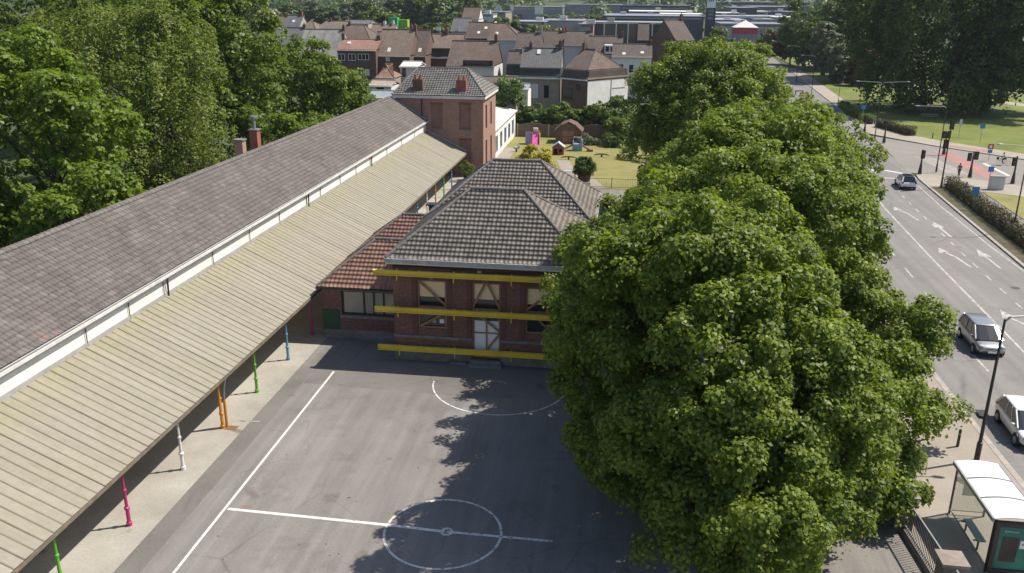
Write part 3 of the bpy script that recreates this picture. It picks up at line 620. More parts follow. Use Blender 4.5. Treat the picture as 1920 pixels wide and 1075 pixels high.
mb.box(HX0, HX1, HY0-.06, HY0-.003, 5.86, 6.0); mb.build('brick_trim', brick_mat('trim_brick', (.15, .055, .045), (.10, .042, .038), (.12, .09, .085), .07, .22), Hh)
for w in (W1, W2, W3): MB().box((w[0]+w[1])/2-.12, (w[0]+w[1])/2+.12, HY0-.07, HY0-.047, w[3]+.05, w[3]+.36).build('keystone', STONE, Hh)
MB().box(HX0+.3, HX1-.3, HY0+1.6, HY0+1.7, 0, HZ-.1).build('room_partition', plain('inner', (.12, .11, .10), .9), Hh)
yi = HY0+.16
def plank(mb, x0, z0, x1, z1, y, w=.13, t=.045):
    d = Vector((x1-x0, 0, z1-z0)); d.normalize(); n = Vector((-d.z, 0, d.x))*w/2; a, b = Vector((x0, y, z0)), Vector((x1, y, z1))
    q = [a-n, b-n, b+n, a+n]; mb.add(q+[p+Vector((0, t, 0)) for p in q], [(0, 1, 2, 3), (7, 6, 5, 4), (0, 4, 5, 1), (1, 5, 6, 2), (2, 6, 7, 3), (3, 7, 4, 0)])
for k, w in enumerate((W1, W2, W3)):
    x0, x1, z0, z1 = w; win = frame(MB(), x0, x1, z0, z1, yi-.08, .1, .12, None, ()).box(x0+.1, x1-.1, yi-.075, yi+.03, 3.22, 3.5).build('window', WOOD, Hh)
    MB().box(x0+.1, x1-.1, yi+.045, yi+.06, z0+.1, z1-.1).build('pane', DGLASS, win)
    MB().box(x0+.1, x1-.1, yi+.02, yi+.035, z1-1.08, z1-.1).build('blind', BLIND, win)
    if k == 0: MB().box(x0+1.28, x0+1.55, yi+.03, yi+.04, 2.4, 2.66).build('paper_notice', WFRAME, win); MB().ball((x0+.95, yi+.03, 2.5), (.12, .015, .13)).build('round_sticker', GREYW, win)
    bm_ = MB(); y = yi-.14
    if k == 0: plank(bm_, x0+.1, z1-.08, x1-.05, 3.62, y); plank(bm_, x0+.15, 2.22, x1-.1, 3.15, y)
    elif k == 2: plank(bm_, x0+.05, 3.6, x1-.1, z1-.12, y); plank(bm_, x0+.6, 3.2, x1-.1, 2.1, y)
    else: plank(bm_, (x0+x1)/2-.1, z1-.1, x0+.05, 3.6, y); plank(bm_, (x0+x1)/2+.1, z1-.1, x1-.05, 3.6, y); plank(bm_, x0+.3, 3.2, x1-.05, 2.1, y); plank(bm_, x0+.85, .9, x1-.05, 1.95, y)
    bm_.build('brace', WOOD, win)
dr = MB().box(W2[0]+.11, (W2[0]+W2[1])/2-.02, yi, yi+.04, .45, 2.72).box((W2[0]+W2[1])/2+.02, W2[1]-.11, yi, yi+.04, .45, 2.72).build('door', WFRAME, Hh)
MB().box(W2[0]+.1, W2[1]-.1, yi-.06, yi-.004, 1.92, 2.0).box((W2[0]+W2[1])/2-.045, (W2[0]+W2[1])/2+.045, yi-.07, yi-.003, .45, 3.2).build('door_bar', WOOD, dr)
MB().box(W2[0]-.15, W2[1]+.15, HY0-.75, HY0-.075, 0, .17).box(W2[0]-.05, W2[1]+.05, HY0-.40, HY0-.072, .172, .33).build('door_step', STONE, Hh)
MB().box(-9.9, -8.9, HY0-.4, HY0-.08, 0, .14).build('door_step', STONE, Hh)
MB().tube([(HX0, HY0-.1, 6.02), (-11, HY0-.1, 5.98), (-8.2, HY0-.12, 5.9), (-7.9, HY0-.2, 5.82), (-5, HY0-.1, 5.95), (HX1, HY0-.1, 6.0)], .025, 6).build('cable', BLACK, Hh)
MB().box(-8.25, -8.0, HY0-.3, HY0-.1, 5.84, 5.96).build('floodlight', GMETAL, Hh)
ex0, ex1, ey0, ey1 = HX0-.3, HX1+.3, HY0-.3, HY1+.3
MB().box(ex0-.08, ex1+.08, ey0-.14, ey0+.02, HZ-.03, HZ+.21).box(ex0-.08, ex0+.06, ey0+.022, ey1, HZ-.03, HZ+.21).box(ex1-.06, ex1+.08, ey0+.022, ey1, HZ-.03, HZ+.21).build('gutter', plain('gutter_grey', (.40, .39, .365), .7, .2, 2), Hh)
MB().box(ex0-.02, ex1+.02, ey0-.08, HY0-.002, HZ-.13, HZ-.032).build('soffit', CREAM, Hh)
ym = 56.4
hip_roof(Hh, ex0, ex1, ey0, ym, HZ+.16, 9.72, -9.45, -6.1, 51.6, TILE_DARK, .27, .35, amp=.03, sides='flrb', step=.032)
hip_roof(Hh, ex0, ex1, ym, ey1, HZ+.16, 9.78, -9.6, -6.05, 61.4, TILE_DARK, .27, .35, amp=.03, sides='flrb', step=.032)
def beam(z, x0, x1, label):
    t = thing('shoring_beam', label, 'beam', (0, 0, 0), 0, 'yellow shoring beams bolted across the hall front'); y = HY0-.45
    mb = MB().box(x0, x1, y-.12, y+.12, z+.10, z+.15).box(x0, x1, y-.12, y+.12, z-.15, z-.10).box(x0, x1, y-.035, y+.035, z-.098, z+.098)
    mb.build('beam_profile', YELLOW, t, bevel=.006)
    for x in (-13.0, -9.6, -6.2, -3.6):
        MB().box(x-.03, x+.03, y-.08, HY0-.1, z-.2, z-.153).box(x-.03, x+.03, y-.14, y-.08, z-.42, z-.153).box(x-.03, x+.03, y-.03, y+.03, z+.152, z+.24).build('bracket', YELLOW, t)
    for x in (-11.7, -9.0, -7.1, -4.6): MB().box(x-.05, x+.05, y-.045, y+.045, z+.152, z+.19).build('bolt_plate', YELLOW, t)
beam(5.66, -14.45, -2.3, 'topmost yellow steel beam, running under the hall eaves')
beam(3.36, -14.45, -2.3, 'middle yellow steel beam, crossing the hall windows at half height')
beam(.90, -14.35, -2.9, 'lowest yellow steel beam, crossing in front of the white door near the ground')
# annex between the hall and the arcade
B = thing('annex', 'small brick annex with orange pantile roof between arcade and hall', 'annex')
BX0, BX1, BY0, BY1, BZ = -18.85, HX0-.01, 49.84, 62.4, 3.42
wo = (-17.6, -13.75, 1.66, 3.28)
wall_open(MB(), BX0, BX1, .62, BZ, BY0, .3, [wo]).box(BX0, BX0+.3, BY0+.302, BY1, .62, BZ).box(BX0+.302, BX1, BY1-.3, BY1, .62, BZ).build('wall', BRICK, B)
MB().box(BX0-.05, BX1, BY0-.06, BY0+.3, 0, .618).box(BX0-.05, BX0+.3, BY0+.302, BY1, 0, .618).build('plinth', PLINTH, B)
MB().box(wo[0]-.1, BX1, BY0-.12, BY0-.003, 1.46, 1.63).build('sill', STONE, B)
MB().box(wo[0]-.7, BX1, BY0-.05, BY0-.004, 3.29, 3.41).build('lintel', GREYW, B)
win = frame(MB(), wo[0], wo[1], wo[2], wo[3], BY0+.08, .09, .08, None, (-16.15, -15.5, -14.85)).build('window', BLACK, B)
MB().box(wo[0], wo[1], BY0+.17, BY0+.19, wo[2], wo[3]).build('pane', glass_mat('curtained_glass', (.24, .235, .19), .12), win)
MB().box(BX0-.03, BX0+1.05, BY0-.055, BY0-.004, .64, 1.95).build('green_board', plain('board_green', (.02, .065, .035), .6, .15, 2), B)
BE = BZ+.1
def half_hip(y0, y1, rx, ry, zr):
    a, b, c, d = (BX0-.25, y0, BE), (BX1, y0, BE), (BX1, y1, BE), (BX0-.25, y1, BE); e, f = (rx, ry, zr), (BX1, ry, zr); o = None
    for q in ([a, b, f, e], [d, a, e], [c, d, e, f]): tiles('roof', q, TILE_RED, B, .27, .34, .03)
    dk = MB()
    for q in ([a, b, f, e], [d, a, e], [c, d, e, f]): dk.slab([Vector(p)-Vector((0, 0, .02)) for p in q], .06)
    dk.build('roof_deck', DMETAL, B)
    mb = MB(); ridge_caps(mb, Vector(e)+Vector((0, 0, .08)), Vector(f)+Vector((0, 0, .08)))
    for p in (a, d): ridge_caps(mb, Vector(p)+Vector((0, 0, .08)), Vector(e)+Vector((0, 0, .08)), .09)
    mb.build('ridge_tiles', MATS['ridge_tile'], B)
half_hip(BY0-.25, 56.0, -16.0, 52.75, 5.9); half_hip(56.0, 62.4, -15.9, 59.2, 6.0)
MB().box(BX0-.3, BX1, BY0-.36, BY0-.24, BE-.1, BE+.03).build('gutter', DMETAL, B)
mb = MB().tube([(-14.0, 60.6, 5.4), (-14.0, 60.6, 6.5)], .28, 10).box(-14.4, -13.6, 60.2, 61, 6.5, 6.62); mb.build('vent', DMETAL, B)
# ------------------------------------------------------------------ foliage
def unit(v): return v/np.maximum(np.linalg.norm(v, axis=-1, keepdims=True), 1e-9)
def leaf_cloud(name, C, Nn, L, Wd, mat, parent=None, tint=None, droop=.0):
    """one bent quad per leaf: C centres, Nn normals, L length, Wd width"""
    n = len(C); r = RNG.normal(size=(n, 3)); r[:, 2] -= droop; d = unit(r-(r*Nn).sum(1, keepdims=True)*Nn); s = np.cross(Nn, d)
    L = np.asarray(L).reshape(-1, 1)*np.ones((n, 1)); Wd = np.asarray(Wd).reshape(-1, 1)*np.ones((n, 1))
    a = C-d*L*.5; b = C+s*Wd*.5+Nn*Wd*.14-d*L*.05; c = C+d*L*.5-Nn*L*.10; e = C-s*Wd*.5+Nn*Wd*.14-d*L*.05
    V = np.stack([a, b, c, e], 1).reshape(-1, 3); F = np.arange(4*n).reshape(n, 4)
    t = np.repeat(tint if tint is not None else np.full(n, .5), 4)
    return numesh(name, V, F, mat, parent, None, t)
def crown_points(lobes, nclump, per, cr, up=.35, flat=.62, inner=.25, floor=None, droopy=0.0):
    """crown built in three levels: big limbs (lobes), boughs on them, leafy sprays on the boughs"""
    lo = np.array(lobes, float); area = (lo[:, 3]*lo[:, 4]+lo[:, 4]*lo[:, 5]+lo[:, 3]*lo[:, 5]); pr = area/area.sum()
    nb = max(len(lo)*8, int(nclump/7)); B = []
    for k in range(nb):
        i = k % len(lo) if k < len(lo)*3 else RNG.choice(len(lo), p=pr)
        d = unit(RNG.normal(size=3)); d[2] += .25*RNG.random(); d = unit(d); f = RNG.uniform(.74, .95); rb = RNG.uniform(.17, .33)
        p = lo[i, :3]+d*lo[i, 3:]*f; q = np.linalg.norm((p-lo[:, :3])/lo[:, 3:], axis=1); q[i] = 9
        if (q < .5).any(): continue
        B.append((*p, *(lo[i, 3:]*rb+cr*.25), *d))
    B = np.array(B); C = []; D = []; T = []; bt = RNG.random(len(B)); ab = (B[:, 3]*B[:, 4]); pb = ab/ab.sum()
    while len(C) < nclump:
        if RNG.random() < .30:      # leafy filling of the crown surface between the boughs
            i = RNG.choice(len(lo), p=pr); d = unit(RNG.normal(size=3)); d[2] += up*RNG.random(); d = unit(d); p = lo[i, :3]+d*lo[i, 3:]*RNG.uniform(.78, 1.0)
            q = np.linalg.norm((p-lo[:, :3])/lo[:, 3:], axis=1); q[i] = 9
            if (q < .74).any() or (floor is not None and p[2] < floor): continue
            C.append(p); D.append(d); T.append(RNG.random()*.8); continue
        i = RNG.choice(len(B), p=pb); d = unit(RNG.normal(size=3)+B[i, 6:9]*.7); d[2] += up*RNG.random(); d = unit(d)
        p = B[i, :3]+d*B[i, 3:6]*(RNG.uniform(.75, 1.12) if RNG.random() > inner*.5 else RNG.uniform(.2, .8))
        if floor is not None and p[2] < floor: continue
        C.append(p); D.append(d); T.append(bt[i])
    C, D, T = np.array(C), np.array(D), np.array(T); r = cr*(.5+.8*RNG.random(nclump)); tn = .5*T+.5*RNG.random(nclump)
    k = np.maximum(6, (per*(r/cr)**2).astype(int)); idx = np.repeat(np.arange(nclump), k); m = len(idx)
    ax = unit(D*np.array([1, 1, .4])+np.array([0, 0, .35])+RNG.normal(size=(nclump, 3))*.2)   # spray axis, outward and a little up
    d = unit(RNG.normal(size=(m, 3))+ax[idx]*1.0+np.array([0, 0, .35])); rr = (r[idx]*(.35+.7*RNG.random(m)**.5))[:, None]
    P = C[idx]+d*rr*np.array([1, 1, flat])+ax[idx]*(r[idx]*.25*RNG.random(m))[:, None]
    if droopy: P[:, 2] -= droopy*RNG.random(m)**2*r[idx]*2.0
    Nn = unit(d*np.array([.75, .75, .9])+np.array([0, 0, .45])+RNG.normal(size=(m, 3))*.38)
    return P, Nn, np.clip(tn[idx]*.75+.25*RNG.random(m), 0, 1)
def trunk_mesh(name, parent, base, top, r, limbs, mat=BARK):
    mb = MB(); b, t = Vector(base), Vector(top); j = Vector((random.uniform(-.2, .2), random.uniform(-.2, .2), 0))
    mb.tube([b-Vector((0, 0, .3)), b+Vector((0, 0, .25)), b.lerp(t, .3)+j, b.lerp(t, .65)-j, t], [r*1.5, r*1.12, r*.9, r*.6, r*.22], 10)
    for f, q, rr in limbs:
        s = b.lerp(t, f); q = Vector(q); m = s.lerp(q, .5)+Vector((0, 0, .12*(q-s).length)); mb.tube([s, m, q], [rr, rr*.65, rr*.2], 7)
    return mb.build(name, mat, parent, True)
def tree(name, label, cat, base, lobes, nclump, per, cr, leaf, mat, r=.35, group=None, inner=.25, up=.35, flat=.62, floor=None, droopy=0, nl=10, drp=.3, fill=True):
    t = thing(name, label, cat, base, 0, group); b = np.array(base); lb = [(x-b[0], y-b[1], z-b[2], rx, ry, rz) for x, y, z, rx, ry, rz in lobes]
    P, Nn, tn = crown_points(lb, nclump, per, cr, up, flat, inner, floor, droopy)
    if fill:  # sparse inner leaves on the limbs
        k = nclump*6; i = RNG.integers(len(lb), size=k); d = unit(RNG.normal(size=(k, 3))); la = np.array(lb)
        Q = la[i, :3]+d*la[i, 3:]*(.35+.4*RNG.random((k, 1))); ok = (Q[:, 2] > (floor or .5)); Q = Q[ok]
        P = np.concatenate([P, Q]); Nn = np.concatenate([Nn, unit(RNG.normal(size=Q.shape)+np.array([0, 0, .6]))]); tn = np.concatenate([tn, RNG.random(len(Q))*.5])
    sz = leaf*(.7+.6*RNG.random(len(P)))
    leaf_cloud('crown', P, Nn, sz, sz*.72, mat, t, tn, drp)
    la = np.array(lb); c = la[:, :3].mean(0); top = (c[0]*.6, c[1]*.6, la[:, 2].max()*.8)
    limbs = [(random.uniform(.18, .6), tuple(la[i % len(la), :3]+unit(RNG.normal(size=3))*la[i % len(la), 3:]*.6), r*.42) for i in range(nl)]
    trunk_mesh('trunk', t, (0, 0, 0), top, r, limbs); return t
def at(u, v, Y, rp, ry=None, k=1.0):
    """a lobe whose centre lies on the ray (u,v) at depth Y; rp is its radius in photo pixels"""
    p = GY(u, v, Y); s = np.linalg.norm(p-CC)/FPX; rx = rp*s
    return (p[0], p[1], p[2], rx, ry or rx, rx*k)
LIME = leaf_mat('lime_leaf', (.062, .102, .012), (.272, .335, .042), .45)
MAPLE = leaf_mat('maple_leaf', (.085, .14, .012), (.21, .29, .03), .45)
WILLOW = leaf_mat('birch_leaf', (.10, .14, .025), (.23, .27, .055), .45)
DARKL = leaf_mat('dark_leaf', (.055, .092, .011), (.145, .20, .026), .42)
MIDL = leaf_mat('mid_leaf', (.072, .115, .012), (.18, .245, .028), .45)
PARKL = leaf_mat('park_leaf', (.045, .078, .014), (.12, .165, .03), .4)
PARK2 = leaf_mat('park_leaf_light', (.045, .07, .018), (.10, .13, .035), .28)
GREYL = leaf_mat('grey_green_leaf', (.10, .125, .075), (.19, .21, .13), .35)
PURPLE = leaf_mat('purple_leaf', (.055, .016, .018), (.13, .036, .032), .35)
HEDGEL = leaf_mat('hedge_leaf', (.045, .05, .018), (.14, .12, .045), .2)
SHRUB = leaf_mat('shrub_leaf', (.05, .10, .014), (.13, .20, .035), .38)
YELB = leaf_mat('broom_leaf', (.16, .17, .02), (.55, .46, .02), .25)
FARL = leaf_mat('far_leaf', (.045, .08, .018), (.11, .16, .03), .25)
LIGHTL = leaf_mat('young_leaf', (.075, .115, .025), (.17, .21, .05), .3)
tree('lime_tree', 'huge leafy lime tree nearest the camera, spreading over the schoolyard corner', 'tree', (7.2, 32.0, 0),
     [at(1320, 690, 32.5, 225, k=1.05), at(1185, 540, 33, 98), at(1290, 500, 31.5, 105), at(1160, 585, 38.5, 108), at(1145, 705, 37.5, 82), at(1210, 800, 33.5, 112), at(1225, 800, 36, 105), at(1420, 560, 33, 120), at(1450, 760, 32, 165), at(1300, 900, 29.5, 120), at(1420, 930, 28, 130), at(1530, 820, 32, 110), at(1520, 960, 28, 85), at(1400, 980, 26.5, 85), at(1320, 950, 28, 85), at(1400, 480, 37, 110), at(1255, 470, 37, 85), at(1660, 955, 33, 36), at(1668, 1000, 32.5, 24), at(1600, 770, 36, 115), at(1640, 890, 34.5, 72), at(1690, 900, 34.5, 34), at(1140, 500, 42, 72), at(1230, 480, 42, 90), at(1102, 565, 39.5, 52), at(1165, 425, 45, 45), at(1082, 535, 40, 44), at(1078, 640, 39, 44), at(1112, 505, 32.2, 46), at(1140, 485, 30.8, 48)],
     2600, 150, .60, .185, LIME, .5, floor=1.0, droopy=.45, inner=.3)
tree('lime_tree', 'big lime tree behind the nearest one, its branches reaching over the pavement towards the cars', 'tree', (9.6, 47.5, 0),
     [at(1300, 395, 44, 88), at(1400, 395, 43.5, 105), at(1500, 400, 43.5, 95), at(1360, 330, 48, 90), at(1430, 420, 48.5, 165), at(1420, 340, 50, 100), at(1490, 430, 48, 115), at(1290, 345, 51, 72), at(1220, 420, 48, 72), at(1112, 490, 46, 62), at(1600, 490, 47, 62), at(1585, 610, 45, 92), at(1680, 660, 43, 70), at(1745, 640, 42.5, 24), at(1740, 775, 41, 42), at(1650, 770, 42, 72), at(1520, 320, 53, 66), at(1350, 300, 53, 60), at(1640, 860, 40, 60), at(1770, 795, 41, 18), at(1720, 600, 43, 40)],
     2300, 140, .64, .195, LIME, .5, floor=2.0, droopy=.45)
tree('lime_tree', 'third lime tree of the row, half hidden between the two biggest crowns', 'tree', (10.5, 64, 0),
     [at(1490, 300, 63, 85), at(1400, 270, 65, 70), at(1545, 330, 62, 62), at(1290, 340, 62, 70), at(1530, 420, 61, 60)], 500, 100, .8, .25, LIME, .45, floor=2.0, droopy=.3)
tree('lime_tree', 'tall lime tree beside the playground lawn, behind the front rows', 'tree', (8.8, 88, 0),
     [at(1325, 200, 88, 102, k=.9), at(1268, 205, 87, 76), at(1394, 205, 88, 72), at(1388, 140, 90, 46), at(1292, 150, 90, 52), at(1338, 220, 87, 108), at(1330, 165, 89, 72), at(1236, 268, 86, 46), at(1330, 270, 85, 80), at(1426, 158, 90, 28), at(1420, 260, 85, 70)],
     1250, 95, .85, .27, LIME, .45, floor=1.5, droopy=.3)
tree('street_tree', 'smaller lime tree at the kerb, right of the tall row, beyond the bend', 'tree', (17.2, 72, 0),
     [at(1585, 318, 72, 56), at(1560, 250, 73, 44), at(1545, 330, 71, 60), at(1612, 362, 71, 36), at(1585, 385, 70, 50), at(1520, 300, 72, 60)], 330, 90, .65, .23, LIME, .22, floor=2.0, droopy=.3)
tree('street_tree', 'slim lime tree far along the left pavement', 'tree', (19.0, 112, 0), [at(1446, 190, 112, 18), at(1440, 225, 112, 28), at(1462, 258, 110, 30)], 80, 80, 1.1, .40, LIME, .2, floor=1.8)
# left bank of trees behind the wing
tree('maple_tree', 'bright green maple at the left edge, close behind the long roof', 'tree', (-37.5, 56, 0),
     [at(60, 300, 56, 140, k=1.0), at(-60, 250, 58, 150), at(150, 400, 54, 90), at(40, 430, 53, 110), at(20, 165, 58, 85), at(125, 270, 56, 80), at(-90, 400, 55, 120), at(190, 445, 55, 50)], 900, 80, .9, .34, MAPLE, .45, floor=1.0)
wl = [at(240, 150, 74, 120), at(165, 110, 75, 85), at(310, 110, 75, 80), at(330, 240, 72, 85), at(235, 290, 71, 95), at(360, 300, 71, 55), at(160, 220, 73, 80), at(290, 370, 70, 70), at(395, 340, 70, 40)]
tree('weeping_birch', 'pale green weeping birch with hanging branches behind the maple', 'tree', (-38.5, 73, 0), wl, 900, 80, .8, .27, WILLOW, .35, flat=.9, floor=.8, droopy=1.5, drp=1.6)
tree('maple_tree', 'tall dark maple in the middle of the bank of trees, left of the brick house', 'tree', (-41.5, 96, 0),
     [at(395, 120, 96, 120), at(335, 30, 98, 100), at(412, 45, 97, 62), at(445, 165, 95, 65), at(400, 240, 93, 95), at(470, 250, 93, 50), at(285, 70, 98, 70), at(350, 200, 94, 70)], 900, 65, 1.2, .42, MIDL, .5, floor=1.0)
tree('ash_tree', 'rounded dark green ash tree nearest the brick house roof ridge', 'tree', (-37, 108, 0),
     [at(580, 185, 108, 82), at(520, 150, 110, 62), at(640, 195, 107, 48), at(570, 130, 110, 45), at(530, 240, 106, 60), at(610, 240, 106, 55), at(660, 205, 107, 32)], 600, 65, 1.05, .38, MIDL, .4, floor=1.0)
tree('hazel_bush', 'low bright green bush showing over the roof ridge right of the chimneys', 'bush', (-33.0, 84, 0), [at(560, 248, 84, 32), at(530, 262, 84, 30), at(595, 245, 86, 22)], 70, 80, .8, .34, MAPLE, .12, floor=.5)
tree('chestnut_tree', 'dark chestnut tree at the very top left behind the birch', 'tree', (-66, 118, 0), [at(60, 60, 118, 110), at(150, 20, 120, 95), at(-40, 90, 116, 110), at(110, 110, 116, 90)], 330, 70, 1.7, .56, DARKL, .5, floor=1.0)
tree('chestnut_tree', 'broad green crown rising behind the birch between the dark trees', 'tree', (-55, 122, 0), [at(230, 25, 122, 100), at(300, 10, 124, 90), at(200, 90, 120, 90)], 300, 70, 1.7, .56, MIDL, .5, floor=1.0)
# park trees at the right
tree('weeping_beech', 'giant dark beech tree standing in the park beyond the crossing', 'tree', (69, 190, 0),
     [at(1760, 40, 190, 115), at(1718, 60, 191, 65), at(1810, 30, 190, 90), at(1760, 140, 186, 100), at(1712, 150, 187, 48), at(1820, 130, 188, 65), at(1750, -70, 192, 110), at(1718, 198, 185, 24), at(1780, 185, 185, 55)], 950, 70, 1.7, .62, PARKL, .9, floor=1.5, droopy=.9, drp=1.0)
tree('beech_tree', 'dark rounded beech at the far end of the park beside the road', 'tree', (66, 300, 0),
     [at(1560, 30, 300, 75), at(1520, 60, 300, 45), at(1610, 40, 302, 60), at(1570, 90, 296, 60), at(1500, 90, 300, 30), at(1625, 100, 300, 50)], 480, 70, 2.2, .9, DARKL, .9, floor=1.0)
tree('beech_tree', 'dark beech standing directly behind the red leaved tree', 'tree', (76, 262, 0), [at(1640, 60, 262, 75), at(1665, 20, 264, 70), at(1620, 110, 260, 45), at(1660, 120, 258, 55)], 420, 70, 2.0, .8, PARKL, .8, floor=1.0)
tree('grey_pear_tree', 'grey green tree with an ivy covered trunk on the park lawn', 'tree', (56.4, 247, 0), [at(1553, 80, 247, 26), at(1545, 108, 247, 22), at(1562, 112, 247, 24), at(1572, 135, 247, 8), at(1571, 148, 247, 7)], 150, 70, 1.3, .75, GREYL, .7, floor=.5)
tree('purple_plum_tree', 'dark red leaved tree on the park lawn', 'tree', (61.2, 240, 0), [at(1617, 130, 240, 22), at(1612, 150, 240, 15), at(1622, 115, 240, 14)], 90, 70, 1.3, .75, PURPLE, .3, floor=.3)
tree('purple_plum_tree', 'dark purple tree where the road leaves the town', 'tree', (55, 318, 0), [at(1480, 82, 318, 20), at(1472, 95, 318, 15), at(1490, 70, 318, 14)], 80, 60, 1.7, 1.0, PURPLE, .3, floor=.3)
tree('park_tree', 'lighter green tree at the right edge of the park', 'tree', (82, 186, 0), [at(1900, 60, 186, 90), at(1930, 130, 184, 70), at(1860, 110, 188, 55), at(1890, -30, 188, 90), at(1960, 40, 184, 90)], 300, 70, 2.1, .85, PARK2, .6, floor=1.8)
tree('park_tree', 'thin drooping tree at the edge of the giant beech crown', 'tree', (71.5, 196, 0), [at(1815, 150, 180, 26), at(1820, 180, 180, 18), at(1800, 125, 181, 24)], 60, 70, 1.5, .75, PARK2, .25, floor=1.0, droopy=.8)
# playground planting
def bush(name, label, lobes, n, per, cr, leaf, mat, group=None, cat='bush'):
    b = (lobes[0][0], lobes[0][1], 0.0); return tree(name, label, cat, b, lobes, n, per, cr, leaf, mat, .1, group, floor=.1, nl=4)
bush('shrub', 'round green shrub beside the brick house corner', [at(950, 180, 140, 26), at(938, 190, 140, 20)], 60, 60, .9, .36, SHRUB)
for i, (u, v, rp, lab) in enumerate(((978, 212, 22, 'dark green shrub at the left end of the playground back wall'), (1012, 206, 25, 'light green shrub behind the pink slide'), (1052, 205, 25, 'leafy shrub over the back wall, left of the wooden shed roof'), (1092, 215, 22, 'low shrub over the back wall, right of the wooden shed roof'), (1128, 205, 30, 'shrub below the white house wall'), (1160, 210, 36, 'large dark shrub in the corner beside the lime trees'))):
    bush('shrub', lab, [at(u, v+11, 141+i % 2, rp*.8), at(u+15, v+18, 141, rp*.7), at(u-14, v+19, 141, rp*.7)], 90, 60, .7, .34, SHRUB if i % 2 else MIDL)
bush('shrub', 'deep green thicket against the wall under the lime crown', [at(1185, 262, 132, 40), at(1150, 255, 136, 26), at(1215, 300, 120, 42)], 110, 60, 1.0, .40, DARKL)
bush('broom_bush', 'yellow flowering broom bush behind the hall roof', [at(1005, 300, 108, 24), at(1022, 312, 107, 14), at(988, 306, 108, 16)], 110, 60, .55, .24, YELB)
bush('lavender_bed', 'grey green flower clump beside the wooden shed', [at(1095, 268, 131, 11), at(1108, 269, 131, 10), at(1083, 267, 131, 8)], 50, 40, .5, .25, GREYL)
pt = thing('planter_tree', 'bushy green shrub in a big brown wooden tub', 'potted shrub', tuple(G(1095, 345)))
P, Nn, tn = crown_points([(0, 0, 2.9, 1.35, 1.3, 1.3), (.5, 0, 2.4, 1.1, 1.1, .9), (-.5, .1, 2.4, 1.0, 1.0, .9)], 240, 60, .42, .9, .9, .2, 1.6)
leaf_cloud('foliage', P, Nn, .22, .12, SHRUB, pt, tn); pt.scale = (.74, .74, .72)
mb = MB()
for i in range(14):
    t0, t1 = 2*math.pi*i/14+.02, 2*math.pi*(i+1)/14-.02
    mb.add([(.85*math.cos(t0), .85*math.sin(t0), .05), (.85*math.cos(t1), .85*math.sin(t1), .05), (1.12*math.cos(t1), 1.12*math.sin(t1), 1.6), (1.12*math.cos(t0), 1.12*math.sin(t0), 1.6)], [(0, 1, 2, 3)])
mb.tube([(0, 0, .5), (0, 0, 1.5)], [.85, 1.05], 14); mb.build('tub', plain('tub_wood', (.11, .055, .035), .8, .25, 3), pt); MB().tube([(0, 0, 1.4), (0, 0, 2.8)], [.12, .05], 7).build('stem', BARK, pt)
MB().box(-1.1, 1.1, -1.3, -1.15, .05, .55).build('kerb_board', CREAM, pt)
n = 900; LX = np.concatenate([RNG.uniform(-5, 12, 500), RNG.normal(12.0, .5, 250).clip(9, 12.2), RNG.uniform(-16, 10, 150)]); LY = np.concatenate([RNG.uniform(24, 46, 500), RNG.uniform(24, 60, 250), RNG.uniform(20, 46, 150)])
fl = leaf_cloud('fallen_leaves', np.stack([LX, LY, np.full(n, .012)], 1), unit(RNG.normal(size=(n, 3))*.18+np.array([0, 0, 1])), .11*(.6+.7*RNG.random(n)), .07, leaf_mat('dry_leaf', (.10, .07, .025), (.26, .21, .07), .1), None, RNG.random(n)); tag(fl, 'scattered dry leaves lying on the yard asphalt under the limes', kind='stuff')
# hedges
def hedge(name, label, pts, w, h, mat, dens=420, leaf=.17, jag=.18):
    P = [np.array([p[0], p[1], 0]) for p in pts]; t = thing(name, label, 'hedge', tuple(P[0])); C = []; Nn = []
    for a, b in zip(P[:-1], P[1:]):
        L = np.linalg.norm(b-a); n = int(L*dens); d = (b-a)/L; s = np.array([-d[1], d[0], 0]); f = RNG.random(n)
        th = RNG.random(n)*math.pi; w2 = w/2*(1+.12*np.sin(f*L*2.1)); hh = h*(1+.10*np.sin(f*L*.9+1)+.06*np.sin(f*L*3.3)); q = np.maximum(abs(np.cos(th)), abs(np.sin(th)))
        rad = (.8+jag*RNG.normal(size=n)*.5)[:, None]; cs = (np.cos(th)/q)[:, None]; sn = (np.sin(th)/q)[:, None]
        C.append(a-P[0]+d*(f*L)[:, None]+s*cs*w2[:, None]*rad*1.1+np.array([0, 0, 1])*sn*hh[:, None]*rad*1.05+np.array([0, 0, .08])); Nn.append(unit(s*cs+np.array([0, 0, 1])*sn+RNG.normal(size=(n, 3))*.6))
    C = np.concatenate(C); Nn = np.concatenate(Nn); leaf_cloud('foliage', C, Nn, leaf*(.7+.6*RNG.random(len(C))), leaf*.7, mat, t, RNG.random(len(C)))
    k = len(P); Q = []
    for i in range(k):
        d = P[min(i+1, k-1)]-P[max(i-1, 0)]; d = d/np.linalg.norm(d); s = np.array([-d[1], d[0], 0])*w*.27; q = P[i]-P[0]; Q += [tuple(q-s), tuple(q+s), tuple(q+s*.8+np.array([0, 0, h*.72])), tuple(q-s*.8+np.array([0, 0, h*.72]))]
    MB().add(Q, [(i*4+j, i*4+(j+1) % 4, i*4+4+(j+1) % 4, i*4+4+j) for i in range(k-1) for j in range(4)]+[(0, 3, 2, 1), (k*4-4, k*4-3, k*4-2, k*4-1)]).build('hidden_block', BARK, t); return t  # solid dark block added in place of stems, blocks light inside the hedge
hedge('hedge', 'long brownish hedge between the main road and the cycle path', [(35.6, 62), (36.1, 72), (36.6, 80), (37.3, 90), (38.2, 101), (38.7, 107.5)], 1.7, 1.15, HEDGEL)
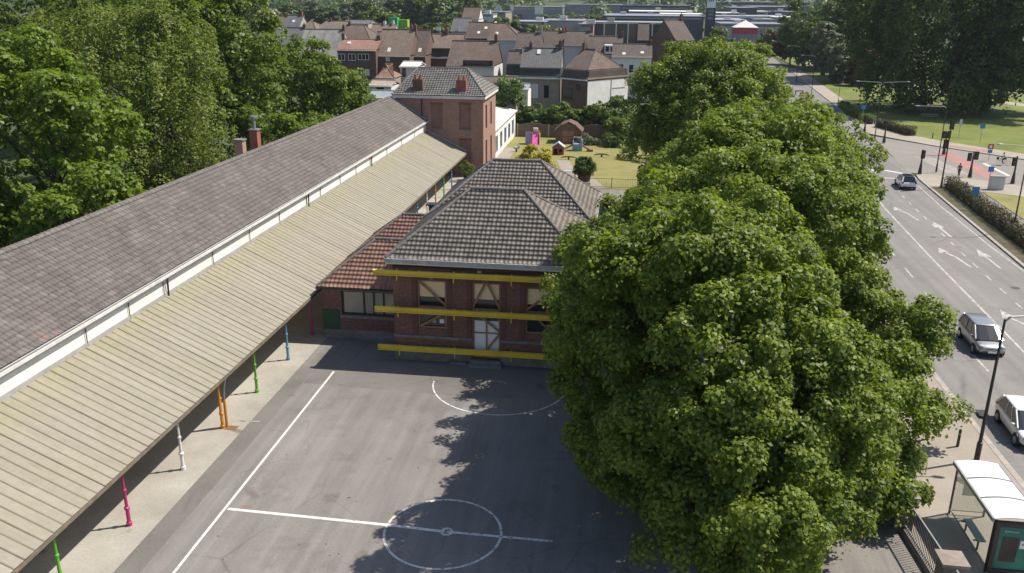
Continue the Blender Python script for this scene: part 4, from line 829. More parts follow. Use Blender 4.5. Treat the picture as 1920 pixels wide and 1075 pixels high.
hedge('hedge', 'clipped hedge beyond the crossing, its end nearest the traffic lights', [(46.6, 149.5), (43.9, 160)], 1.6, 1.3, HEDGEL, 300, .22)
hedge('hedge', 'dark hedge farther along the road, starting after the gap', [(43.4, 163), (42.9, 176.5), (44.3, 190)], 1.6, 1.3, MIDL, 300, .22)
# ------------------------------------------------------------------ wooded hills, far trees
nx, ny = 90, 16; V = []; 
for j in range(ny):
    for i in range(nx):
        x = -1500+3200*i/(nx-1); yv = 620+1500*j/(ny-1); f = min(1, j/9)
        h = f*(46+14*math.sin(x*.004)+9*math.sin(x*.011+2)+6*math.sin(x*.023+j))-.6; V.append((x, yv+30*math.sin(x*.006), h))
idx = np.arange(nx*ny).reshape(ny, nx); F = np.stack([idx[:-1, :-1], idx[:-1, 1:], idx[1:, 1:], idx[1:, :-1]], -1).reshape(-1, 4)
tag(numesh('hills', np.array(V), F, EARTH), kind='structure')
Va = np.array(V).reshape(ny, nx, 3)
Cs = []; Ns = []; Ts = []
for k in range(1900):
    j = RNG.integers(0, 11) if k % 2 else RNG.integers(0, 6); i = RNG.integers(8, nx-8); p = Va[j, i]+np.array([RNG.uniform(-18, 18), RNG.uniform(-45, 45), 0]); hgt = RNG.uniform(9, 19); wd = hgt*RNG.uniform(.4, .6); n = 70
    d = unit(RNG.normal(size=(n, 3))+np.array([0, -.2, .4])); Cs.append(p+np.array([0, 0, hgt*.55])+d*np.array([wd, wd, hgt*.5])*(.75+.3*RNG.random((n, 1)))); Ns.append(unit(d+RNG.normal(size=(n, 3))*.4+np.array([0, 0, .3]))); Ts.append(np.full(n, RNG.random()))
Cs, Ns, Ts = map(np.concatenate, (Cs, Ns, Ts)); tag(leaf_cloud('woodland', Cs, Ns, 3.2, 2.6, FARL, None, Ts), kind='stuff')
bpy.data.objects['woodland']['label'] = 'distant mass of woodland covering the hillside'
protos = []
for k, (m, sh) in enumerate(((FARL, 1.0), (LIGHTL, .9), (DARKL, 1.25), (GREYL, 1.0))):
    lob = [(0, 0, 6.4*sh, 3.6, 3.6, 4.2*sh), (1.6, .6, 5.2*sh, 2.6, 2.6, 3.0), (-1.8, -.4, 5.0*sh, 2.6, 2.6, 3.0), (.4, -1.6, 8.2*sh, 2.2, 2.2, 2.6)]
    t = tree('far_tree', 'x', 'tree', (0, 0, 0), lob, 150, 24, 1.0, .75, m, .3, floor=1.2); protos.append(t)
used = set()
def far_tree(k, u, vb, vt, label, group, Y=None):
    b = G(u, vb) if Y is None else np.array([*GY(u, vb, Y)[:2], 0]); h = GY(u, vt, b[1])[2]-0
    o = protos[k] if k not in used else copy_tree(protos[k]); used.add(k); s = max(.2, h/(11.5 if k != 2 else 13.5)); o.location = (b[0], b[1], -.1); o.scale = (s*random.uniform(.9, 1.25), s*random.uniform(.9, 1.25), s); o.rotation_euler.z = random.uniform(0, 6.28)
    tag(o, label, 'tree', group); return o
gT = 'trees on the far edge of the town'
for k, u, vt, Y, lab in ((0, 488, -2, 420, 'dark tree furthest left on the town edge'), (3, 512, 14, 330, 'low round pale green tree behind the slate roofs at the left'), (0, 545, 4, 430, 'green tree above the leftmost roofs'), (3, 580, -2, 450, 'pale tree above the corrugated roof'), (0, 615, 8, 440, 'bushy tree behind the small flagpole'), (3, 650, 2, 480, 'pale willow like tree behind the meadow'), (0, 690, -6, 430, 'tall dark tree left of the yellow green tree'), (1, 722, 14, 330, 'bright yellow green tree left of the green shed'), (2, 700, 18, 335, 'dark tree touching the left of the yellow green tree'), (0, 760, -8, 430, 'broad tree behind the green shed'), (2, 790, -12, 420, 'tall dark tree right of the green shed'), (0, 825, -8, 410, 'broad dark tree left of the lone gabled house'), (1, 845, 33, 310, 'small light tree in front of the lone gabled house'), (2, 868, -10, 450, 'tall tree behind the lone gabled house'), (1, 930, 22, 330, 'light green trees between brown roofs and the halls'), (1, 955, 26, 330, 'light tree left of the dark low hall'), (1, 1004, 36, 300, 'young tree before the dark low hall'), (1, 1041, 42, 290, 'slender young tree before the pale hall'), (1, 1335, 40, 330, 'small tree at the foot of the sign tower'), (1, 1352, 44, 325, 'small tree right of the sign tower'), (1, 1437, 46, 360, 'bright small tree left of the beech'), (1, 1462, 44, 370, 'bright small tree touching the dark beech'), (0, 1480, 36, 390, 'roadside tree at the end of the main road')):
    far_tree(k, u, 60, vt, lab, gT, Y)
for i in range(15):
    far_tree(1, 1020+i*9.5, 30, 22+2*(i % 3), 'small clipped young tree in the car park row before the far halls', 'young trees in the car park row', 560+i*1.5)
for i, (u, vt, Y) in enumerate(((775, 42, 300), (800, 40, 300), (830, 42, 305), (860, 46, 300))):
    far_tree(0 if i % 2 else 1, u, 60, vt, ('low bush right of the green shed', 'low leafy tree behind the brown roofs', 'small tree left of the white signboard', 'bush under the lone gabled house')[i], gT, Y)
# ------------------------------------------------------------------ the town behind
def house(label, uL, uR, vE, vR, Y, dep, roof, wall, hip=(0, 0), man=None, wins=(), chim=(), sky_=(), group='houses of the town behind the school', name='town_house', cat='house', rot=0, flat=False, gwall=None, door=None):
    a, b = GY(uL, vE, Y), GY(uR, vE, Y); x0, x1 = a[0], b[0]; ze = (a[2]+b[2])/2; um = (uL+uR)/2; zr = max(GY(um, vR, Y+dep/2)[2], ze+.6); w = x1-x0; c = (x0+x1)/2
    t = thing(name, label, cat, (c, Y, 0), R(rot), group); h = w/2; zw = ze
    if man is not None: zw = GY(um, man, Y)[2]
    wl = MB().box(-h, h, 0, dep, 0, zw).build('wall', wall, t)
    ins = .9 if man is not None else 0; e = .28; m = MB(); zr_ = zr; y0, y1, ym = ins, dep-ins, dep/2
    if man is not None: MB().slab([(-h-.1, -.25, zw), (h+.1, -.25, zw), (h+.1 if not hip[1] else h-ins, ins, ze), (-h-.1 if not hip[0] else -h+ins, ins, ze)], .2).slab([(-h, dep+.1, zw), (h, dep+.1, zw), (h, dep-ins, ze), (-h, dep-ins, ze)], .2).box(-h+.02, h-.02, .35, dep-.3, zw-.02, ze-.1).build('mansard', DARKW if not hip[1] else TILE_UMBER, t)
    if man is not None and hip[1]: MB().slab([(h+.2, -.2, zw), (h+.2, dep+.2, zw), (h-ins, dep-ins, ze), (h-ins, ins, ze)], .2).build('mansard', TILE_BROWN, t)
    L, Rr = -h+hip[0]-(.12 if not hip[0] else 0), h-hip[1]+(.12 if not hip[1] else 0); L0, R0 = -h-.15+(ins if hip[0] else 0), h+.15-(ins if hip[1] else 0)
    ze2 = ze-(.18 if man is None else -.02); yo = e if man is None else .1
    A, Bq, Cq, Dq = (L0, y0-yo, ze2), (R0, y0-yo, ze2), (R0, y1+yo, ze2), (L0, y1+yo, ze2); E_, F_ = (L, ym, zr), (Rr, ym, zr)
    m.slab([A, Bq, F_, E_], .16).slab([Cq, Dq, E_, F_], .16)
    if hip[0]: m.slab([Dq, A, E_], .16)
    if hip[1]: m.slab([Bq, Cq, F_], .16)
    rf = m.build('roof', roof, t)
    gw = gwall or wall; g = MB()
    if not hip[0]: g.add([(-h, y0, ze-.2), (-h, y1, ze-.2), (-h, ym, zr-.2), (-h+.25, y0, ze-.2), (-h+.25, y1, ze-.2), (-h+.25, ym, zr-.2)], [(0, 2, 1), (3, 4, 5), (0, 3, 5, 2), (1, 2, 5, 4)])
    if not hip[1]: g.add([(h, y0, ze-.2), (h, y1, ze-.2), (h, ym, zr-.2), (h-.25, y0, ze-.2), (h-.25, y1, ze-.2), (h-.25, ym, zr-.2)], [(0, 1, 2), (3, 5, 4), (0, 2, 5, 3), (1, 4, 5, 2)])
    if g.v: g.build('gable', gw, t)
    rc = MB().tube([(L, ym, zr+.04), (Rr, ym, zr+.04)], .14, 6)
    for s, P, Q in ((hip[0], A, E_), (hip[0], Dq, E_), (hip[1], Bq, F_), (hip[1], Cq, F_)):
        if s: rc.tube([P, Q], .12, 6)
    rc.build('ridge_tiles', roof, rf)
    if man is None: MB().box(L0, R0, y0-yo-.12, y0-yo, ze2-.12, ze2+.02).build('gutter', CREAM if random.random() < .6 else GMETAL, t)
    else: MB().box(-h-.1, h+.1, -.4, -.22, zw-.25, zw).build('gutter', CREAM, t)
    for (u0, u1, v0, v1, kind) in wins:
        p, q = GY(u0, v0, Y), GY(u1, v1, Y); X0, X1, Z0, Z1 = p[0]-c, q[0]-c, q[2], p[2]; yy = -.06
        if man is not None and Z0 > zw-.1: yy = -.02
        fr = frame(MB(), X0, X1, Z0, Z1, yy, .09 if kind != 'p' else .05, .1, None, [X0+(X1-X0)*k for k in ((.5,) if kind in 'wd' else (.35, .68) if kind == 't' else ())])
        fr = fr.build('window', BLACK if kind == 'k' else WFRAME, t); MB().box(X0+.05, X1-.05, yy+.03, yy+.16, Z0+.05, Z1-.05).build('pane', DGLASS if kind != 's' else PALEW, fr)
    for (f, hh, mt) in chim:
        x = -h+w*f; k = MB().box(x-.3, x+.3, ym-.35, ym+.35, zr-1, zr+hh).build('chimney', mt, rf); MB().tube([(x, ym, zr+hh), (x, ym, zr+hh+.35)], .13, 7).build('chimney_pot', POT, rf)
    for (f, q) in sky_:
        x = L+(Rr-L)*f; y = y0+(ym-y0)*q; z = ze2+(zr-ze2)*q; sl_ = (zr-ze2)/(ym-y0+yo)
        MB().slab([(x-.35, y-.4, z-.4*sl_+.22), (x+.35, y-.4, z-.4*sl_+.22), (x+.35, y+.4, z+.4*sl_+.22), (x-.35, y+.4, z+.4*sl_+.22)], .2).build('skylight', PALEW, rf)
    return t
H = house
wh = H('white ended corner house with brown hipped mansard roof above the playground', 1068, 1136, 133, 94, 163, 11.7, TILE_BROWN, BRICKH, (0, 3.4), 150, [(1070, 1096, 168, 190, 'k'), (1106, 1118, 160, 172, 'k')], [(.05, 1.2, BRICKH)], name='corner_house')
wc = GY(1102, 150, 163); hwid = (GY(1136, 133, 163)[0]-GY(1068, 133, 163)[0])/2; wh.rotation_euler.z = R(-39)
wh.location = Vector((wc[0], 163, 0))-Matrix.Rotation(R(-39), 3, 'Z') @ Vector((hwid, 0, 0)); zt = wc[2]
MB().box(hwid+.003, hwid+.07, .0, 11.7, 0, zt-.25).build('white_end_wall', WHITE, wh)
MB().box(hwid+.072, hwid+.14, 6.6, 6.7, 0, zt-.3).box(hwid+.072, hwid+.12, 7, 10.8, zt-2.0, zt-1.9).box(hwid+.072, hwid+.12, 7, 10.8, zt-3.6, zt-3.5).build('drain_pipe', GMETAL, wh)
H('grey slate house with dark mansard and tan rear wall, left of the white corner house', 975, 1050, 128, 90, 168, 9, SLATE, TANW, man=146, wins=[(1020, 1029, 160, 184, 'k'), (998, 1008, 158, 184, 's')], chim=[(.95, 1.4, BRICKH), (.2, 1.0, BRICKH)], sky_=[(.42, .75)])
H('narrow reddish house with black dormer strip, left of the slate house', 950, 984, 121, 96, 176, 8, TILE_UMBER, DARKW, man=142, chim=[(.9, .9, BRICKH)])
H('wide brown roofed house with dark glazed lean to, behind the brick house roof', 838, 926, 123, 77, 172, 12, TILE_BROWN, PALEW, wins=[(868, 924, 113, 123, 'k')], chim=[(.95, 1.3, BRICKH)], gwall=BRICKH)
H('brown roofed house with dark mansard dormers beside the wide roof', 790, 862, 91, 64, 190, 10, TILE_TAN, BRICKH, man=108, wins=[(797, 804, 91, 103, 'w'), (822, 830, 93, 104, 'k')], chim=[(.55, 1.2, BRICKH)], gwall=BRICKH)
H('tall house with corrugated tan roof and dark brick rear wall', 706, 768, 104, 55, 180, 11, TILE_TAN, BRICKH, wins=[(723, 731, 107, 115, 's')], chim=[(1.0, .9, BRICKH)], sky_=[(.35, .2)])
H('steep umber roof joined to the right of the corrugated tan roof', 757, 797, 104, 56, 184, 11, TILE_UMBER, BRICKH, chim=[(.1, .9, BRICKH)], sky_=[(.3, .15), (.7, .2)])
H('dark brick house with orange roof and three white windows', 632, 704, 93, 74, 178, 9, TILE_ORANGE, BRICKH, wins=[(633, 647, 101, 114, 'w'), (653, 667, 101, 114, 'w'), (671, 692, 101, 113, 't'), (684, 693, 130, 142, 's')], chim=[(.0, 1.2, BRICKH), (.95, .8, BRICKH)], sky_=[(.22, .6)])
H('house with pale grey corrugated roof above the ash tree', 558, 632, 104, 55, 192, 12, tile_mat('corrugated_grey', [(.20, .19, .175), (.25, .24, .22), (.16, .155, .145)], None, .8, .3, (1.6, .4, 1), True), GREYW, chim=[(.99, .9, BRICKH)])
H('dark slate roofed house furthest left of the row', 500, 557, 92, 52, 196, 12, SLATE, GREYW, chim=[(.98, .8, BRICKH)])
H('reddish house roof behind the orange roof', 640, 694, 72, 47, 215, 10, TILE_BROWN, BRICKH, (0, 3), chim=[(.1, .8, BRICKH)])
H('brown double roof between the white dormer and the orange roof', 690, 735, 72, 46, 222, 10, TILE_TAN, PALEW, chim=[(.5, .8, PALEW), (.85, 1.0, PALEW)])
H('white dormered house with small dark window behind the tan roof', 702, 722, 79, 60, 195, 6, SLATE, WHITE, wins=[(706, 715, 67, 78, 'k')])
H('low red brown roof at the far left of the town', 500, 532, 46, 31, 265, 9, TILE_BROWN, BRICKH, chim=[(.95, .9, BRICKC)])
H('slate roof with a skylight in the far left row', 532, 560, 52, 29, 260, 9, SLATE, GREYW, sky_=[(.5, .5)], chim=[(.9, 1.2, BRICKC)])
H('pale hipped tile roof in the far left row', 560, 592, 53, 37, 255, 9, TILE_TAN, TANW, (3, 3))
H('long tan roof with a single chimney in the far left row', 592, 648, 53, 40, 258, 9, TILE_TAN, TANW, (2, 0), chim=[(.35, .8, BRICKH)])
H('grey roofed low hall behind the tan roofs', 640, 690, 44, 38, 300, 12, SLATE, GREYW)
H('small grey shed with pale roof at the upper left of the town', 478, 505, 32, 17, 300, 8, TILE_TAN, PALEW)
H('brown hipped roof house with a white skylight, centre of the town', 915, 980, 74, 44, 215, 11, TILE_BROWN, PALEW, (0, 5), sky_=[(.55, .35)])
H('dark umber roof with two skylights left of the hipped roof', 873, 918, 70, 42, 225, 11, TILE_UMBER, BRICKH, sky_=[(.5, .3), (.75, .6)])
H('grey slate gable left of the dark umber roof', 845, 878, 58, 34, 245, 10, SLATE, GREYW, wins=[(856, 861, 50, 56, 's')])
H('lone gabled house with pale end wall standing among trees', 866, 897, 36, 14, 290, 10, TILE_BROWN, PALEW, gwall=PALEW)
H('dark brown roof right of the hipped roof', 966, 1012, 90, 62, 205, 10, TILE_UMBER, BRICKH, chim=[(.95, 1.6, GREYW)])
H('umber roof with pale barge boards, fourth from the pale hall', 1000, 1040, 87, 58, 212, 10, TILE_UMBER, TANW)
H('narrow umber roof joined to its neighbour with pale barge boards', 1036, 1068, 87, 60, 214, 10, TILE_UMBER, TANW, chim=[(.5, .9, BRICKC)])
H('umber roof with white eaves in the middle of the right row', 1058, 1108, 85, 59, 210, 10, TILE_UMBER, PALEW, chim=[(.0, .8, BRICKC), (.98, 1.6, BRICKC)])
H('large umber roof with a white double dormer', 1102, 1166, 102, 68, 202, 11, TILE_UMBER, GREYW, wins=[], chim=[(.98, .9, BRICKH)], gwall=BRICKP)
dz = GY(1143, 99, 201.2); dm = thing('dormer', 'white double dormer window on the large umber roof', 'dormer', (dz[0], 201.6, dz[2])); MB().box(-1.2, 1.2, 0, 3, -.3, 1.6).build('dormer_wall', WHITE, dm)
for sx in (-.55, .55): MB().box(sx-.4, sx+.4, -.03, .0, .2, 1.3).build('window', DGLASS, dm)
H('white rendered house with two tall dark windows beside the lime crown', 1148, 1222, 106, 83, 190, 10, TILE_UMBER, WHITE, wins=[(1161, 1168, 121, 134, 'k'), (1180, 1187, 122, 136, 'k')], chim=[(.98, .8, BRICKH)], sky_=[(.3, .2), (.75, .3)])
H('steep gabled old house with stone verges behind the lime crowns', 1262, 1306, 74, 38, 235, 10, TILE_UMBER, BRICKH, chim=[(.95, 1.5, BRICKH)], rot=38)
H('dark ivy coloured gable left of the steep gabled house', 1196, 1216, 74, 44, 240, 8, TILE_UMBER, DARKW)
H('pyramid roofed orange annex among the back yards', 706, 739, 144, 120, 160, 5.6, TILE_ORANGE, TANW, (2.4, 2.4), name='yard_annex', cat='annex')
H('pale flat fronted yard building with a dark doorway', 750, 784, 124, 121, 166, 6, PALEW, PALEW, wins=[(754, 761, 127, 144, 'k')], name='yard_annex', cat='annex')
H('low white yard shed behind the house ridge', 690, 733, 160, 153, 150, 6, TANW, PALEW, wins=[(706, 720, 163, 171, 'k')], name='yard_shed', cat='shed')
H('low flat zinc roofed shed beside the brick house', 684, 745, 184, 173, 128, 9, ZINC, GREYW, name='yard_shed', cat='shed')
H('brown lean to roof right of the brick house', 900, 968, 158, 144, 152, 7, TILE_BROWN, TANW, name='yard_shed', cat='shed')
H('white garden shed with flat grey roof below the slate house', 962, 990, 166, 160, 155, 5, ZINC, WHITE, name='yard_shed', cat='shed')
# far halls, flat roofed
def hall(label, u0, u1, vt, vb, Y, dep, wall, roofm, bands=(), parapet=None, stripes=0):
    a, b = GY(u0, vt, Y), GY(u1, vt, Y); x0, x1, z1 = a[0], b[0], a[2]; z0 = max(-.1, GY(u0, vb, Y)[2]); z0 = -.1
    t = thing('hall', label, 'hall', ((x0+x1)/2, Y, 0), 0, 'flat roofed halls of the retail park'); h = (x1-x0)/2
    MB().box(-h, h, 0, dep, z0, z1-.3).build('wall', wall, t); MB().box(-h-.3, h+.3, -.3, dep+.3, z1-.29, z1).build('roof', roofm, t)
    for (v0, v1, m) in bands:
        q0, q1 = GY(u0, v1, Y)[2], GY(u0, v0, Y)[2]; MB().box(-h+1, h-1, -.06, -.01, q0, q1).build('window_band', m, t)
    for k in range(stripes): x = -h+2*h*(k+.5)/stripes; MB().box(x-.18, x+.18, -.9, -.6, z0, z1-.31).build('pillar', WHITE, t)
    n = max(1, int(h/9))
    for k in range(n): x = random.uniform(-h*.8, h*.8); y = random.uniform(dep*.2, dep*.8); MB().box(x-1.4, x+1.4, y-1.2, y+1.2, z1+.002, z1+random.uniform(.8, 1.7)).build('roof_plant', random.choice((PALEW, GREYW, ZINC)), t)
    return t
NAVY = plain('dark_cladding', (.055, .065, .085), .6, .1, .1); LGREY = plain('light_cladding', (.27, .28, .29), .6, .1, .1); MGREY = plain('mid_cladding', (.20, .21, .23), .6, .1, .1)
hall('low dark fronted hall at the left end of the retail park', 962, 1020, 40, 58, 330, 22, NAVY, LGREY, [(42, 46, LGREY)])
hall('pale rendered hall with a dark doorway', 1014, 1092, 38, 60, 345, 30, plain('pale_clad', (.42, .38, .34), .8, .08, .2), MGREY, [])
hall('glass fronted hall under a white canopy on thin pillars', 1100, 1258, 41, 64, 350, 20, DGLASS, LGREY, [(41, 44, WHITE)], None, 7)
hall('long dark low roofed hall behind the glass front', 1132, 1320, 29, 44, 400, 60, NAVY, MGREY, [(32, 35, LGREY)])
hall('long navy warehouse under the hills', 1163, 1294, 10, 27, 560, 60, NAVY, NAVY, [(14, 17, MGREY)])
hall('grey warehouse far behind the car park trees', 955, 1055, 12, 26, 640, 50, MGREY, MGREY, [(14, 18, LGREY)])
hall('dull grey distribution shed right of the car park trees', 1060, 1165, 8, 26, 660, 50, MGREY, LGREY, [])
hall('pale roofed hall just right of the sign tower', 1342, 1400, 37, 52, 420, 40, LGREY, LGREY, [(43, 49, DGLASS)])
hall('dark slab roofed hall right of the sign tower', 1372, 1420, 14, 28, 540, 50, NAVY, LGREY, [])
hall('white edged hall behind the red pavilion', 1340, 1500, 30, 40, 470, 40, MGREY, LGREY, [(31, 33, WHITE)])
hall('broad dark hall with white roof edge, further back', 1408, 1502, 12, 26, 590, 60, NAVY, LGREY, [(20, 22, WHITE)])
hall('long grey hall highest under the hillside', 1350, 1520, 3, 12, 760, 60, MGREY, PALEW, [(5, 9, NAVY)])
hall('tall grey block left of the small roadside trees', 1420, 1452, 36, 60, 430, 20, plain('block_grey', (.23, .24, .27), .7, .08, .3), LGREY, [])
hall('pale hall with dark window beside the dark beech', 1455, 1496, 32, 52, 445, 25, LGREY, WHITE, [(37, 45, DGLASS)])
for lab, u0, u1, vt, Y, dep, m, rm in (('small pale kiosk block left of the glass fronted hall', 1085, 1112, 45, 335, 12, LGREY, MGREY), ('dark hall roof with white edge between glass front and warehouse', 1180, 1300, 21, 480, 50, MGREY, PALEW), ('thin white roofed hall left of the sign tower', 1240, 1318, 26, 440, 30, MGREY, WHITE), ('dark block with pale top right of the sign tower', 1345, 1386, 24, 500, 30, NAVY, PALEW), ('long grey roofed hall low behind the red pavilion', 1352, 1470, 44, 385, 30, LGREY, MGREY), ('white loading hall above the red pavilion', 1392, 1440, 21, 560, 30, PALEW, WHITE), ('small dark workshop at the right end of the halls', 1462, 1498, 22, 520, 30, NAVY, MGREY), ('brownish hall behind the lone gabled house', 905, 948, 22, 520, 30, TANW, MGREY), ('white cabin in the trees left of the dull signs', 900, 925, 26, 430, 12, PALEW, LGREY)):
    hall(lab, u0, u1, vt, 60, Y, dep, m, rm, [(vt+3, vt+5, LGREY if m is NAVY else NAVY)])
p0, p1 = GY(1321, 60, 330), GY(1339, 60, 330); zt = GY(1330, -32, 330)[2]; z14 = GY(1330, 15, 330)[2]
st = thing('sign_tower', 'tall dark pylon sign with a white top panel over the retail park', 'sign', ((p0[0]+p1[0])/2, 330, 0)); hw = (p1[0]-p0[0])/2
MB().box(-hw, hw, 0, 1.2, 0, zt).build('pylon', NAVY, st); MB().box(-hw+.15, hw-.15, -.06, -.002, z14, zt-.3).build('white_panel', plain('sign_white', (.9, .9, .9), .5, .02, 1), st)
for sx in (-.85, -.2, .5): MB().box(sx-.17, sx+.17, -.09, -.062, GY(1330, 3.5, 330)[2], GY(1330, -3, 330)[2]).build('emblem_bar', NAVY, st)
for v in (20, 27, 34): MB().box(-hw*.55, hw*.55, -.05, -.002, GY(1330, v+3, 330)[2], GY(1330, v-2, 330)[2]).build('sign_plate', MGREY, st)
pv = GY(1398, 68, 345); tp = thing('red_pavilion', 'red walled pavilion with a white tent roof', 'pavilion', (pv[0], 345, 0)); RED = plain('red_cladding', (.40, .04, .07), .6, .1, .3)
zb = GY(1398, 64, 345)[2]; MB().box(-4.4, 4.4, 0, 8, zb, GY(1398, 53, 345)[2]).build('wall', RED, tp); MB().box(-4.3, 4.3, .1, 7.9, 0, zb-.002).build('base_wall', MGREY, tp); zz = GY(1398, 52, 345)[2]; MB().add([(-4.6, -.2, zz), (4.6, -.2, zz), (4.6, 8.2, zz), (-4.6, 8.2, zz), (0, 4, zz+2.6)], [(0, 1, 4), (1, 2, 4), (2, 3, 4), (3, 0, 4), (3, 2, 1, 0)]).build('tent_roof', PALEW, tp)
def signboard(label, u0, u1, v0, v1, Y, m, name='billboard', edge=DMETAL):
    a, b = GY(u0, v0, Y), GY(u1, v1, Y); t = thing(name, label, 'sign', ((a[0]+b[0])/2, Y, 0)); h = (b[0]-a[0])/2
    MB().box(-h, h, 0, .25, b[2], a[2]).build('panel', m, t); MB().box(-.12, .12, .05, .2, 0, b[2]-.002).build('post', edge, t)
    MB().box(-h-.08, h+.08, .03, .28, a[2]+.001, a[2]+.12).build('edge_trim', edge, t); return t
signboard('white billboard with a dark base standing over the retail park trees', 1003, 1018, 10, 27, 420, WHITE)
signboard('small white signboard on a mast above the brown roofs', 818, 826, 50, 58, 260, WHITE)
signboard('narrow white sign at the left end of the far halls', 957, 963, 10, 20, 500, WHITE)
signboard('dull white sign left of the narrow white one', 930, 940, 11, 21, 500, PALEW)
gs = GY(737, 48, 300); gt = thing('green_container', 'bright green container block beside the yellow green hedge', 'container', (gs[0], 300, 0)); w_ = 1.5
MB().box(-w_, w_, 0, 3, 0, GY(737, 33, 300)[2]).build('body', plain('green_cladding', (.02, .40, .10), .6, .1, 1), gt)
for k in range(5): MB().box(-w_+.3+k*.6, -w_+.42+k*.6, -.05, -.002, 0, GY(737, 34, 300)[2]).build('rib', plain('green_rib', (.015, .30, .08), .6, .1, 1), gt)
yc = GY(755, 48, 302); yt = thing('yellow_container', 'yellow green container right of the bright green one', 'container', (yc[0], 302, 0)); MB().box(-1.7, 1.7, 0, 3, 0, GY(755, 37, 302)[2]).build('body', plain('lime_cladding', (.30, .42, .03), .6, .1, 1), yt)
for k in range(2): MB().box(-1.6+k*1.65, -.05+k*1.65, -.04, -.002, .3, GY(755, 38, 302)[2]).build('door', plain('lime_door', (.26, .38, .03), .6, .1, 1), yt)
# ------------------------------------------------------------------ playground
t = thing('wooden_shed', 'brown wooden garden shed with red roof on the playground lawn', 'shed', (-8.9, 131.5, 0)); WOODS = plain('shed_wood', (.16, .10, .065), .85, .2, 3)
sw, sd_, e1, e2 = 1.95, 3.6, 1.95, 3.0
MB().box(-sw, sw, 0, sd_, 0, e1).add([(-sw, 0, e1), (sw, 0, e1), (1.1, 0, e2-.1), (-1.1, 0, e2-.1), (-sw, .2, e1), (sw, .2, e1), (1.1, .2, e2-.1), (-1.1, .2, e2-.1)], [(0, 1, 2, 3), (7, 6, 5, 4), (0, 3, 7, 4), (1, 5, 6, 2)]).build('wall', WOODS, t)
rm = plain('shed_roof', (.13, .075, .062), .85, .15, 2)
MB().slab([(-sw-.25, -.3, e1-.1), (-sw-.25, sd_+.2, e1-.1), (-1.1, sd_+.2, e2-.15), (-1.1, -.3, e2-.15)], .08).slab([(sw+.25, -.3, e1-.1), (sw+.25, sd_+.2, e1-.1), (1.1, sd_+.2, e2-.15), (1.1, -.3, e2-.15)], .08).slab([(-1.1, -.3, e2-.15), (-1.1, sd_+.2, e2-.15), (0, sd_+.2, e2+.25), (0, .5, e2+.25)], .08).slab([(1.1, -.3, e2-.15), (1.1, sd_+.2, e2-.15), (0, sd_+.2, e2+.25), (0, .5, e2+.25)], .08).build('roof', rm, t)
dd = MB().box(-.9, -.03, -.05, -.002, .1, 1.9).box(.03, .9, -.05, -.002, .1, 1.9).build('door', WOOD, t); MB().box(-.95, .95, -.08, -.052, 1.0, 1.1).build('door_bar', WOODS, dd)
PINK = plain('pink_plastic', (.62, .10, .34), .45, .08, 3); LILAC = plain('lilac_plastic', (.30, .26, .48), .5, .08, 3); BLUEP = plain('blue_plastic', (.20, .30, .42), .5, .1, 3); BROWNP = plain('brown_plastic', (.22, .09, .05), .6, .15, 3)
b = G(998, 272); t = thing('play_slide', 'pink and lilac toddler slide tower on the lawn', 'slide', (b[0], b[1], .02))
MB().add([(.1, -1.5, .08), (.95, -1.5, .08), (.75, .3, 1.5), (.0, .3, 1.5), (.1, -1.5, 0), (.95, -1.5, 0), (.75, .3, 1.4), (0, .3, 1.4)], [(0, 1, 2, 3), (7, 6, 5, 4), (0, 4, 5, 1), (1, 5, 6, 2), (0, 3, 7, 4)]).box(-.02, .06, .0, .4, .9, 1.75).box(.72, .8, .0, .4, .9, 1.75).build('slide', PINK, t)
MB().box(-1.1, -.02, .25, .35, 0, 1.9).box(-1.1, -1.0, .351, 1.6, 0, 1.7).box(-.9, .7, .5, 1.6, 1.25, 1.35).build('panel', LILAC, t); MB().box(.95, 1.05, .3, 1.5, 0, 1.6).box(.1, 1.0, 1.5, 1.6, 0, 1.9).build('end_panel', plain('apricot_plastic', (.5, .3, .2), .5), t); MB().box(.0, .7, .8, 1.3, 2.0, 2.4).build('top_arch', PALEW, t)
b = G(1046, 291); t = thing('playhouse', 'brown plastic playhouse with pale blue roof on the lawn', 'playhouse', (b[0], b[1], .02))
mb = wall_open(MB(), -.8, .8, 0, 1.15, 0, .08, [(-.55, -.1, 0, .85), (.15, .55, .35, .85)]); mb.box(-.8, -.72, .081, 1.3, 0, 1.15).box(.72, .8, .081, 1.3, 0, 1.15).box(-.719, .719, 1.22, 1.3, 0, 1.15).add([(-.8, 0, 1.15), (.8, 0, 1.15), (0, 0, 1.7), (-.8, .08, 1.15), (.8, .08, 1.15), (0, .08, 1.7)], [(0, 1, 2), (5, 4, 3)]).build('wall', BROWNP, t)
MB().slab([(-.95, -.1, 1.08), (-.95, 1.4, 1.08), (0, 1.4, 1.78), (0, -.1, 1.78)], .06).slab([(.95, -.1, 1.08), (.95, 1.4, 1.08), (0, 1.4, 1.78), (0, -.1, 1.78)], .06).build('roof', plain('pale_blue_plastic', (.36, .46, .5), .5), t)
b = G(1082, 284); t = thing('climbing_set', 'blue and brown climbing set with ramps beside the shed', 'climbing frame', (b[0], b[1], .02))
MB().box(-.7, .7, 0, .1, 0, 1.0).box(-.7, -.6, .101, 1.3, 0, 1.4).box(.6, .7, .101, 1.3, 0, 1.6).box(-.6, .6, .3, 1.3, .85, .95).build('panel', BLUEP, t); MB().tube([(-.6, .3, .9), (-2.2, -.3, .1)], .12, 8).tube([(.6, .3, .9), (2.1, .1, .1)], .14, 8).box(1.4, 2.3, -.2, .4, 0, .3).build('ramp', BROWNP, t); MB().tube([(-.55, .2, 1), (-.55, .2, 2.0), (.55, .2, 2.0), (.55, .2, 1)], .05, 6).build('arch', PALEW, t)
